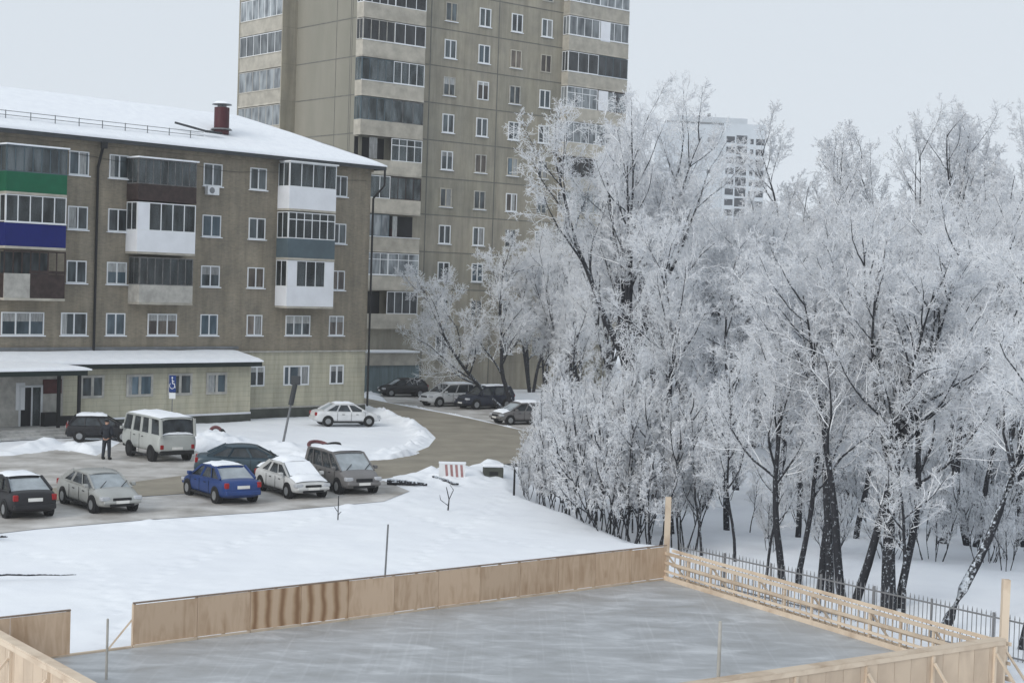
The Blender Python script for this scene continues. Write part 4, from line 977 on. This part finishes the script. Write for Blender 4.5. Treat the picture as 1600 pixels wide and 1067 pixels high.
# ------------------------------------------------------------------ the person by the minibus
def skin_obj(name, verts, edges, radii, m_, parent, root=0, lv=2):
    me = bpy.data.meshes.new(name); me.from_pydata(verts, edges, []); me.materials.append(m_)
    o_ = bpy.data.objects.new(name, me); COL.objects.link(o_); o_.parent = parent
    o_.modifiers.new('sk', 'SKIN'); 
    sv = me.skin_vertices[0].data if me.skin_vertices else None
    if sv is None:
        bm_ = None
    for i_, r in enumerate(radii):
        sv[i_].radius = (r, r) if not isinstance(r, tuple) else r
    sv[root].use_root = True
    s_ = o_.modifiers.new('sd', 'SUBSURF'); s_.levels = lv; s_.render_levels = lv
    me.polygons.foreach_set('use_smooth', [True]*len(me.polygons)); o_.modifiers['sk'].use_smooth_shade = True
    return o_
M['skin'] = mat('skin', (.42, .26, .20), .6, .05); M['jacket'] = mat('dark_jacket', (.022, .026, .036), .8, .2, 8); M['trousers'] = mat('dark_trousers', (.03, .036, .048), .85, .15, 8)
M['boot'] = mat('boot', (.012, .012, .013), .6, .1); M['cap'] = mat('knit_cap', (.02, .02, .024), .95, .2, 20)
PS = empty('person', G(166, 718)+Vector((0, 0, .01)), math.pi-.25, 'person in dark jacket and trousers standing feet apart beside the minibus', 'person', scale=1.13)
bv = [(0, 0, .93), (0, 0, 1.10), (0, .01, 1.30), (0, .02, 1.45), (0, .02, 1.52), (0, .0, 1.60), (0, -.01, 1.68),
      (-.10, 0, .88), (-.13, .0, .50), (-.15, .03, .10), (-.15, -.10, .04), (.10, 0, .88), (.13, .0, .50), (.16, .03, .10), (.17, -.10, .04),
      (-.18, .01, 1.43), (-.27, .03, 1.16), (-.20, -.16, 1.02), (.18, .01, 1.43), (.27, .03, 1.16), (.20, -.16, 1.02), (-.15, -.22, 1.02), (.15, -.22, 1.02)]
be = [(0,1),(1,2),(2,3),(3,4),(4,5),(5,6),(0,7),(7,8),(8,9),(9,10),(0,11),(11,12),(12,13),(13,14),(3,15),(15,16),(16,17),(3,18),(18,19),(19,20),(17,21),(20,22)]
brd = [.15,.14,.16,.11,.055,.09,.085,.095,.065,.045,.04,.095,.065,.045,.04,.06,.045,.033,.06,.045,.033,.035,.035]
# five fingers a side, curled
for (hi, sx) in ((21, 1), (22, -1)):
    hx, hy, hz = bv[hi]
    for k, (dz, ln_) in enumerate(((.028, .07), (.010, .08), (-.010, .074), (-.028, .06))):
        i0 = len(bv); bv += [(hx+sx*.02, hy-.03, hz+dz), (hx+sx*.045, hy-.03-ln_*.5, hz+dz*1.1), (hx+sx*.06, hy-.03-ln_*.6, hz+dz*1.1-.02)]
        be += [(hi, i0), (i0, i0+1), (i0+1, i0+2)]; brd += [.010, .009, .008]
    i0 = len(bv); bv += [(hx+sx*.03, hy-.005, hz+.045), (hx+sx*.055, hy-.03, hz+.055)]; be += [(hi, i0), (i0, i0+1)]; brd += [.011, .009]
skin_obj('body', bv, be, brd, M['skin'], PS)
jv = [(0, 0, .86), (0, 0, 1.10), (0, .01, 1.30), (0, .02, 1.44), (0, .02, 1.57), (-.18, .01, 1.43), (-.28, .03, 1.16), (-.21, -.14, 1.03), (.18, .01, 1.43), (.28, .03, 1.16), (.21, -.14, 1.03)]
skin_obj('jacket', jv, [(0,1),(1,2),(2,3),(3,4),(3,5),(5,6),(6,7),(3,8),(8,9),(9,10)], [(.20,.16),(.20,.16),(.21,.16),(.15,.13),.095,.085,.07,.055,.085,.07,.055], M['jacket'], PS)
skin_obj('trousers', [(0, 0, .98), (-.10, 0, .84), (-.13, 0, .50), (-.15, .03, .07), (.10, 0, .84), (.13, 0, .50), (.16, .03, .07)], [(0,1),(1,2),(2,3),(0,4),(4,5),(5,6)], [.15,.11,.085,.07,.11,.085,.07], M['trousers'], PS)
for sx in (-1, 1): skin_obj('boot', [(sx*.155, .04, .14), (sx*.155, .04, .055), (sx*.165, -.14, .045)], [(0,1),(1,2)], [.075,.075,.06], M['boot'], PS)
hb = MB(); V = []
skin_obj('knit_cap', [(0, .02, 1.64), (0, .015, 1.72), (0, .01, 1.76)], [(0,1),(1,2)], [.105,.10,.06], M['cap'], PS)
hb = MB()
for sx in (-1, 1): hb.tube((sx*.088, -.0, 1.63), (sx*.098, .0, 1.63), .025, n=8)
hb.tube((0, -.085, 1.64), (0, -.115, 1.615), .014, .02, 6)
for sx in (-1, 1): MB().tube((sx*.033, -.082, 1.655), (sx*.033, -.090, 1.655), .012, n=8).build('eye', M['dark'], PS)
hb.build('face_and_ears', M['skin'], PS)
MB().box(-.025, .025, -.092, -.082, 1.578, 1.586).build('mouth', M['tyre_red'], PS)
#@@TREES

# ------------------------------------------------------------------ trees under hoar frost
def norm(a): return a/np.maximum(np.linalg.norm(a, axis=-1, keepdims=True), 1e-9)
def polylines(st, d, ln, nseg, wob, upb, r_):
    """st,d (N,3); ln (N,) -> points (N,nseg+1,3), last direction"""
    N = len(st); P = np.zeros((N, nseg+1, 3)); P[:, 0] = st; d = norm(d.copy())
    for k in range(nseg):
        d = norm(d+r_.normal(0, wob, (N, 3))+np.array([0, 0, upb]))
        P[:, k+1] = P[:, k]+d*(ln/nseg)[:, None]
    return P
def tubes(P, ra, rb, sides):
    """P (N,K,3), radii at both ends (N,) -> verts, quads"""
    N, K, _ = P.shape; T = np.zeros_like(P); T[:, 1:-1] = P[:, 2:]-P[:, :-2]; T[:, 0] = P[:, 1]-P[:, 0]; T[:, -1] = P[:, -1]-P[:, -2]; T = norm(T)
    ref = np.where(np.abs(T[..., 2:3]) > .9, np.array([1., 0, 0]), np.array([0, 0, 1.])); A_ = norm(np.cross(T, ref)); B_ = np.cross(T, A_)
    t = np.linspace(0, 1, K)[None, :]; R = ra[:, None]*(1-t)+rb[:, None]*t
    an = 2*np.pi*np.arange(sides)/sides
    V = P[:, :, None, :]+R[:, :, None, None]*(A_[:, :, None, :]*np.cos(an)[None, None, :, None]+B_[:, :, None, :]*np.sin(an)[None, None, :, None])
    V = V.reshape(-1, 3)
    n = np.arange(N)[:, None, None]; k = np.arange(K-1)[None, :, None]; s_ = np.arange(sides)[None, None, :]; s2 = (s_+1) % sides
    b0 = (n*K+k)*sides; F_ = np.stack([b0+s_, b0+s2, b0+sides+s2, b0+sides+s_], -1).reshape(-1, 4)
    return V, F_
def spawn(P, ln, cnt, t0, t1, ang, ratio, r_, flat=0., taper=.55, droop=0.):
    """children along the parents"""
    N, K, _ = P.shape; tot = N*cnt; par = np.repeat(np.arange(N), cnt)
    t = np.tile((np.arange(cnt)+.5)/cnt, N)+r_.uniform(-.5, .5, tot)/cnt; t = t0+(t1-t0)*np.clip(t, 0, 1)
    x = t*(K-1); i_ = np.minimum(x.astype(int), K-2); fr = (x-i_)[:, None]
    st = P[par, i_]*(1-fr)+P[par, i_+1]*fr; T = norm(P[par, i_+1]-P[par, i_])
    rnd = r_.normal(0, 1, (tot, 3)); rnd[:, 2] *= (1-flat); side = norm(rnd-(rnd*T).sum(-1, keepdims=True)*T)
    a = r_.normal(ang, .16, tot)[:, None]; d = T*np.cos(a)+side*np.sin(a); d[:, 2] -= droop
    l = ln[par]*ratio*(1-taper*t)*r_.uniform(.65, 1.25, tot)
    return st, d, l, par, t
def make_tree(name, seed, H, tr, stems=1, lean=(0, 0), spread=.0, l1=(13, .28, .98, .75, .50), l2=(9, .6), l3=(9, .5), l4=(7, .42), upw=.10, r3=.018, r4=.011, wob=.07, fork=None, mats=('bark', 'branch', 'frost'), dark=1., l1up=.14, stemsep=.25, fan=0., tap1=.45):
    r_ = np.random.default_rng(seed)
    st0 = np.zeros((stems, 3)); d0 = np.zeros((stems, 3))
    for k in range(stems):
        a = 2*math.pi*k/stems+r_.uniform(-.4, .4); s_ = spread if stems > 1 else 0
        st0[k] = (math.cos(a)*stemsep*(stems > 1), math.sin(a)*stemsep*(stems > 1), -.35)
        d0[k] = (lean[0]+math.cos(a)*s_, lean[1]+math.sin(a)*s_, 1)
    l0 = H*r_.uniform(.86, 1, stems); R0 = np.full(stems, tr)
    if fan:                                       # one bole that splits into a fan of limbs
        Pt = polylines(np.array([[0, 0, -.35]]), np.array([[.02, 0, 1.]]), np.array([H*fan+.35]), 6, .03, 0, r_)
        hts = H*fan*r_.uniform(.80, 1.0, stems); x_ = np.clip(hts/(H*fan)*6, 0, 5.999); ii = x_.astype(int); fr = (x_-ii)[:, None]
        st0 = Pt[0, ii]*(1-fr)+Pt[0, ii+1]*fr
        d0[:, :2] *= r_.uniform(.5, 1.25, (stems, 1)); l0 = (H*(1-fan))*r_.uniform(.85, 1.12, stems); R0 = tr*r_.uniform(.42, .62, stems)
    P0 = polylines(st0, d0, l0, 12, wob*.8, .035 if fan else .03, r_)
    V0, F0 = tubes(P0, R0, R0*.12, 9)
    if fan:
        Vt, Ft = tubes(Pt, np.array([tr*1.1]), np.array([tr*.42]), 12); F0 = np.concatenate([F0, Ft+len(V0)]); V0 = np.concatenate([V0, Vt])
    # flare at the root
    low = V0[:, 2] < .3
    s1, d1, L1_, p1, t1 = spawn(P0, l0, l1[0], l1[1], l1[2], l1[3], l1[4], r_, .3, tap1)
    P1 = polylines(s1, d1, L1_, 7, wob*1.6, l1up, r_); R1_ = np.clip(R0[p1]*(1-.85*t1)*.58, .034, None)
    V1, F1 = tubes(P1, R1_, R1_*.25, 6)
    s2_, d2, L2_, p2, t2 = spawn(P1, L1_, l2[0], .15, 1, .75, l2[1], r_, .1)
    P2 = polylines(s2_, d2, L2_, 5, wob*2.2, upw, r_); R2_ = np.clip(R1_[p2]*.42*(1-.4*t2), .016, .05)
    V2, F2 = tubes(P2, R2_, R2_*.5, 4)
    s3, d3, L3_, p3, t3 = spawn(P2, L2_, l3[0], .1, 1, .8, l3[1], r_, 0)
    P3 = polylines(s3, d3, L3_, 3, .22, .04, r_); R3_ = np.full(len(s3), r3)*r_.uniform(.8, 1.25, len(s3))
    V3, F3 = tubes(P3, R3_, R3_*.7, 3)
    s4, d4, L4_, p4, t4 = spawn(P3, L3_, l4[0], .1, 1, .85, l4[1]*1.3, r_, 0)
    P4 = polylines(s4, d4, L4_, 2, .28, .0, r_); R4_ = np.full(len(s4), r4)*r_.uniform(.8, 1.4, len(s4))
    V4, F4 = tubes(P4, R4_, R4_*.8, 3)
    nv = len(V0); tv = np.concatenate([V0, V1]); tf = np.concatenate([F0, F1+nv])
    tmi = np.zeros(len(tf), int)
    tm = np_mesh(name+'_trunk', tv, tf, [M[mats[0]]], tmi)
    cv = np.concatenate([V2, V3, V4]); cf = np.concatenate([F2, F3+len(V2), F4+len(V2)+len(V3)])
    cmi = np.concatenate([np.zeros(len(F2), int), np.ones(len(F3)+len(F4), int)])
    cm = np_mesh(name+'_crown', cv, cf, [M[mats[1]], M[mats[2]]], cmi)
    return tm, cm
def tree(name, v, loc, rz, sc, label, group, cat='tree', sxy=1.):
    e_ = empty(name, loc, rz, label, cat, group); e_.scale = (sc*sxy, sc*sxy, sc)
    for nm, me in zip(('trunk', 'crown'), VAR[v]):
        o_ = bpy.data.objects.new(nm, me); COL.objects.link(o_); o_.parent = e_
    return e_
VAR = {}
VAR['big'] = make_tree('big', 12, 17.5, .30, stems=10, spread=.36, fan=.38, tap1=.2, l1=(9, .34, .99, .55, .36), l2=(8, .6), l3=(8, .50), l4=(8, .5), wob=.06, r3=.011, r4=.0085, l1up=.06)
VAR['slim'] = make_tree('slim', 21, 13.5, .19, l1=(16, .38, .99, .60, .40), l2=(9, .6), l3=(9, .52), l4=(9, .5), r3=.011, r4=.008, l1up=.07)
VAR['slim2'] = make_tree('slim2', 22, 14, .16, l1=(16, .36, .99, .66, .40), l2=(9, .6), l3=(9, .52), l4=(9, .5), wob=.09, r3=.011, r4=.008, l1up=.06)
VAR['fork'] = make_tree('fork', 23, 12.5, .17, stems=2, spread=.26, l1=(12, .42, .99, .60, .40), l2=(8, .6), l3=(8, .52), l4=(9, .5), stemsep=.13, r3=.011, r4=.008, l1up=.06)
VAR['stout'] = make_tree('stout', 24, 14.5, .29, stems=6, spread=.42, fan=.42, l1=(8, .3, .99, .62, .46), l2=(8, .6), l3=(8, .52), l4=(8, .5), wob=.06, r3=.011, r4=.008, l1up=.05)
VAR['lean'] = make_tree('lean', 25, 12, .17, lean=(.42, 0), l1=(13, .45, .98, .60, .38), l2=(8, .6), l3=(8, .5), l4=(9, .5), r3=.011, r4=.008)
VAR['thin'] = make_tree('thin', 26, 8.5, .07, l1=(13, .26, .98, .6, .40), l2=(8, .6), l3=(8, .52), l4=(6, .5), r3=.009, r4=.007)
VAR['bush'] = make_tree('bush', 27, 4.6, .026, stems=7, spread=.38, l1=(7, .2, .98, .5, .42), l2=(7, .55), l3=(7, .5), l4=(6, .5), r3=.009, r4=.007, stemsep=.45)
VAR['bush2'] = make_tree('bush2', 28, 6.2, .04, stems=4, spread=.22, l1=(10, .2, .98, .55, .40), l2=(8, .55), l3=(7, .5), l4=(7, .5), r3=.009, r4=.007, stemsep=.4)
VAR['wide'] = make_tree('wide', 29, 11, .17, lean=(-.62, .0), stems=2, spread=.30, l1=(13, .22, .98, .7, .5), l2=(9, .6), l3=(9, .52), l4=(8, .5), r3=.011, r4=.009, l1up=.05)
VAR['back'] = make_tree('back', 30, 19, .24, stems=7, spread=.40, fan=.30, l1=(9, .1, .99, .55, .38), l2=(8, .55), l3=(8, .5), l4=(6, .5), r3=.017, r4=.015, upw=.10)
VAR['back2'] = make_tree('back2', 31, 19, .24, stems=3, spread=.16, l1=(15, .22, .99, .6, .36), l2=(9, .55), l3=(8, .5), l4=(7, .5), r3=.017, r4=.015, upw=.12, l1up=.08)
VAR['far'] = make_tree('far', 32, 20, .25, stems=2, spread=.2, l1=(10, .3, .99, .5, .34), l2=(7, .5), l3=(4, .5), l4=(3, .5), r3=.03, r4=.02, upw=.2, mats=('farfrost', 'farfrost', 'farfrost'))
R = math.radians
TOP = {}
for v_, (a_, c_) in VAR.items():
    co = np.empty(len(c_.vertices)*3, np.float32); c_.vertices.foreach_get('co', co); TOP[v_] = float(co[2::3].max())
LOWZ = -.9
def T(name, v, px, py, h, rz, label, group='frosted trees of the park beyond the rink', z=LOWZ, **k):
    """stand a tree with its foot at a pixel's ground point"""
    p = G(px, py, z)
    return tree(name, v, p, R(rz), h/TOP[v], label, group, **k)
# the named ones in front
T('tree', 'big', 968, 770, 20.2, 20, 'tallest frosted tree, its fan of dark limbs rising in the middle of the photo', z=-.3, sxy=1.02)
T('leaning_tree', 'wide', 798, 640, 13.5, 8, 'frosted tree leaning left over the dark off-roader at the road bend', z=0)
T('tree', 'slim', 1225, 918, 11.2, 40, 'straight dark-trunked tree left of the pair behind the timber rail fence')
T('tree', 'slim2', 1247, 912, 10.5, 200, 'thinner tree tilting right beside the straight dark trunk behind the rail fence')
T('tree', 'slim2', 1280, 922, 12.6, 100, 'dark tree standing just left of the forked tree behind the rail fence')
T('tree', 'slim', 1297, 932, 12.2, 310, 'tree whose trunk almost touches the forked tree on its left side')
T('forked_tree', 'fork', 1326, 942, 12.5, -15, 'tree forking in a V close to the ground behind the timber rails')
T('tree', 'stout', 1388, 952, 14.2, 80, 'thickest frosty trunk in the wood, right of the forked tree')
T('tree', 'slim', 1402, 948, 12, 190, 'tree standing half behind the thickest trunk')
T('thin_tree', 'thin', 1412, 966, 8.2, 30, 'slender young tree with spreading twigs right of the thickest trunk', sxy=1.2)
T('leaning_tree', 'lean', 1466, 985, 12.0, 12, 'dark tree leaning strongly to the right near the rink corner')
T('tree', 'slim2', 1588, 1062, 13.0, 150, 'dark tree at the right edge of the photo beside the corner post')
T('thin_tree', 'thin', 1197, 900, 7.5, 250, 'slender crooked tree at the left end of the trunks behind the rail fence')
T('thin_tree', 'thin', 1097, 872, 7.0, 90, 'slender tree behind the iron pickets just right of the tall corner post')
T('thin_tree', 'thin', 1150, 880, 8.5, 140, 'slender tree between the tall corner post and the straight dark trunk')
# the brush on the slope
rb_ = random.Random(12)
spots = [(822,779,'bush2'),(838,786,'bush'),(852,790,'bush2'),(868,800,'bush'),(884,806,'bush2'),(902,812,'bush'),(918,822,'bush2'),(936,829,'bush'),(952,837,'bush2'),(972,846,'bush'),(990,850,'bush2'),(1008,852,'bush'),
         (845,770,'bush2'),(875,776,'bush2'),(905,786,'bush2'),(940,798,'bush'),(965,808,'bush2'),(1000,822,'bush2'),(1026,840,'bush2'),(860,755,'thin'),(905,762,'thin'),(1010,800,'thin'),(1050,820,'thin'),(1060,850,'bush2'),(1080,846,'bush2'),(862,742,'bush2'),(890,735,'bush2'),(925,750,'thin')]
for k, (px, py, v) in enumerate(spots):
    T('shrub' if v != 'thin' else 'thin_tree', v, px+rb_.uniform(-4, 4), py, {'bush': 5.0, 'bush2': 6.6, 'thin': 8.5}[v]*rb_.uniform(.85, 1.15)*min(1, .42+.58*(px-815)/90), rb_.uniform(0, 360),
      'frosted many-stemmed shrub in the brush on the slope left of the tall corner post' if v != 'thin' else 'slender frosted sapling among the brush on the slope', 'frosted brush on the slope' if v != 'thin' else 'saplings in the brush', z=-.5, cat='shrub' if v != 'thin' else 'tree')
def cap(px, Yd, zz):
    ks = [(500, 470), (650, 430), (780, 380), (900, 330), (1000, 270), (1060, 300), (1100, 306), (1205, 306), (1240, 245), (1280, 230), (1340, 275), (1390, 245), (1450, 222), (1550, 238), (1700, 270)]
    yt = np.interp(px, [k[0] for k in ks], [k[1] for k in ks])+rb_.uniform(0, 50)
    return CH-zz+(447+.033*(px-800)-yt)*Yd/F
# the wood behind: rows one cannot tell apart
rows_ = [(842, 1030, 1640, 9, 12.5, ('slim', 'slim2', 'fork'), LOWZ), (770, 1000, 1660, 10, 15.0, ('slim', 'stout', 'slim2'), LOWZ), (722, 900, 1680, 10, 16.5, ('stout', 'fork', 'slim'), LOWZ), (672, 860, 1700, 12, 18.2, ('back', 'stout', 'back2'), LOWZ), (628, 830, 1720, 13, 20, ('back', 'back2'), LOWZ), (596, 800, 1740, 13, 20, ('back', 'back2'), LOWZ)]
for (py, xa_, xb_, n, h, vs, zz) in rows_:
    for k in range(n):
        px = xa_+(xb_-xa_)*(k+.5)/n+rb_.uniform(-22, 22); p = G(px, py+(px-1300)*.035, zz)
        if p.x < 8 and p.y > 128: continue
        hh = h*rb_.uniform(.86, 1.12)
        hh = min(hh, cap(px, p.y, zz))
        T('tree', rb_.choice(vs), px, py+(px-1300)*.035+rb_.uniform(-6, 6), hh, rb_.uniform(0, 360), 'frosted tree in the dense wood filling the right half of the photo', 'frosted trees of the dense wood')
T('tall_tree', 'back2', 1278, 612, 28, 40, 'tall pale tree rising above the wood just right of the distant tower', z=0)
T('tall_tree', 'back', 1432, 618, 28.5, 90, 'left one of the two highest tree crowns at the right of the skyline', z=0)
T('tall_tree', 'back2', 1500, 622, 30, 200, 'right one of the two highest tree crowns at the right of the skyline', z=0)
T('tall_tree', 'back', 1372, 600, 19, 10, 'lower crown in the dip of the skyline between the tall pale crowns', z=0)
T('tall_tree', 'back', 1580, 620, 27, 20, 'pale crown at the right edge of the skyline', z=0)
for k in range(14):
    px = 1090+rb_.uniform(0, 560); py = 815+rb_.uniform(0, 60)+(px-1300)*.06
    T('shrub', rb_.choice(['bush', 'bush2', 'bush2', 'thin']), px, py, rb_.uniform(2.2, 3.8), rb_.uniform(0, 360), 'frosted undergrowth shrub between the trunks of the wood', 'undergrowth of the wood', cat='shrub')
for k in range(22):
    px = 1000+rb_.uniform(0, 680); py = 720+rb_.uniform(0, 70)+(px-1300)*.04
    T('shrub', rb_.choice(['bush', 'bush2', 'bush2']), px, py, rb_.uniform(3.5, 6), rb_.uniform(0, 360), 'frosted undergrowth shrub between the trunks of the wood', 'undergrowth of the wood', cat='shrub')
for k in range(24):
    px = 1080+rb_.uniform(0, 580); py = 790+rb_.uniform(0, 45)+(px-1300)*.05
    T('shrub', rb_.choice(['bush', 'bush2', 'thin']), px, py, rb_.uniform(2.6, 4.4), rb_.uniform(0, 360), 'frosted undergrowth shrub between the trunks of the wood', 'undergrowth of the wood', cat='shrub')
# bushes and low trees before the tower
for (px, py, h, v) in ((705, 602, 10, 'slim2'), (738, 598, 12.5, 'stout'), (775, 600, 13, 'slim'), (815, 604, 14.5, 'stout'), (850, 612, 15, 'slim2'), (880, 622, 15, 'stout'), (905, 640, 14, 'fork'), (845, 640, 11, 'slim2'), (885, 668, 11, 'slim'), (668, 598, 8, 'thin'), (690, 596, 9.5, 'slim2'), (722, 600, 10.5, 'thin'), (755, 602, 12, 'slim2'), (790, 604, 12.5, 'thin'), (830, 612, 13.5, 'back2')):
    T('tree', v, px, py, h, rb_.uniform(0, 360), 'frosted tree standing between the parked cars and the panel tower', 'frosted trees before the panel tower', z=0)
# bare trees far behind the snowy roof
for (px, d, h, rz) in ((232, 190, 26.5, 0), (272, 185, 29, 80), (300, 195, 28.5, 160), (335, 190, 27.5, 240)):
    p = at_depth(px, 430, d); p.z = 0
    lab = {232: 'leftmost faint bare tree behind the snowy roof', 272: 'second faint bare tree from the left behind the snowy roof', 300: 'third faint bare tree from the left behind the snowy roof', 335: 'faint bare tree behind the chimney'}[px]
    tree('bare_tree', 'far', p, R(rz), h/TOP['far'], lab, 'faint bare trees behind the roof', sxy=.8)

# ------------------------------------------------------------------ the winter air
me = bpy.data.meshes.new('haze'); b = MB().box(-1000, 1000, -80, 1900, -3, 90)
hz = b.build('haze', bpy.data.materials.new('haze')); hm = hz.data.materials[0]; hm.use_nodes = True; t = hm.node_tree; t.nodes.clear()
o_ = t.nodes.new('ShaderNodeOutputMaterial'); pv = t.nodes.new('ShaderNodeVolumePrincipled'); pv.inputs['Color'].default_value = (.985, .99, 1, 1); pv.inputs['Density'].default_value = .0003; pv.inputs['Anisotropy'].default_value = .2
t.links.new(pv.outputs[0], o_.inputs['Volume']); tag(hz, kind='stuff')
hz['label'] = 'thin cold winter haze'
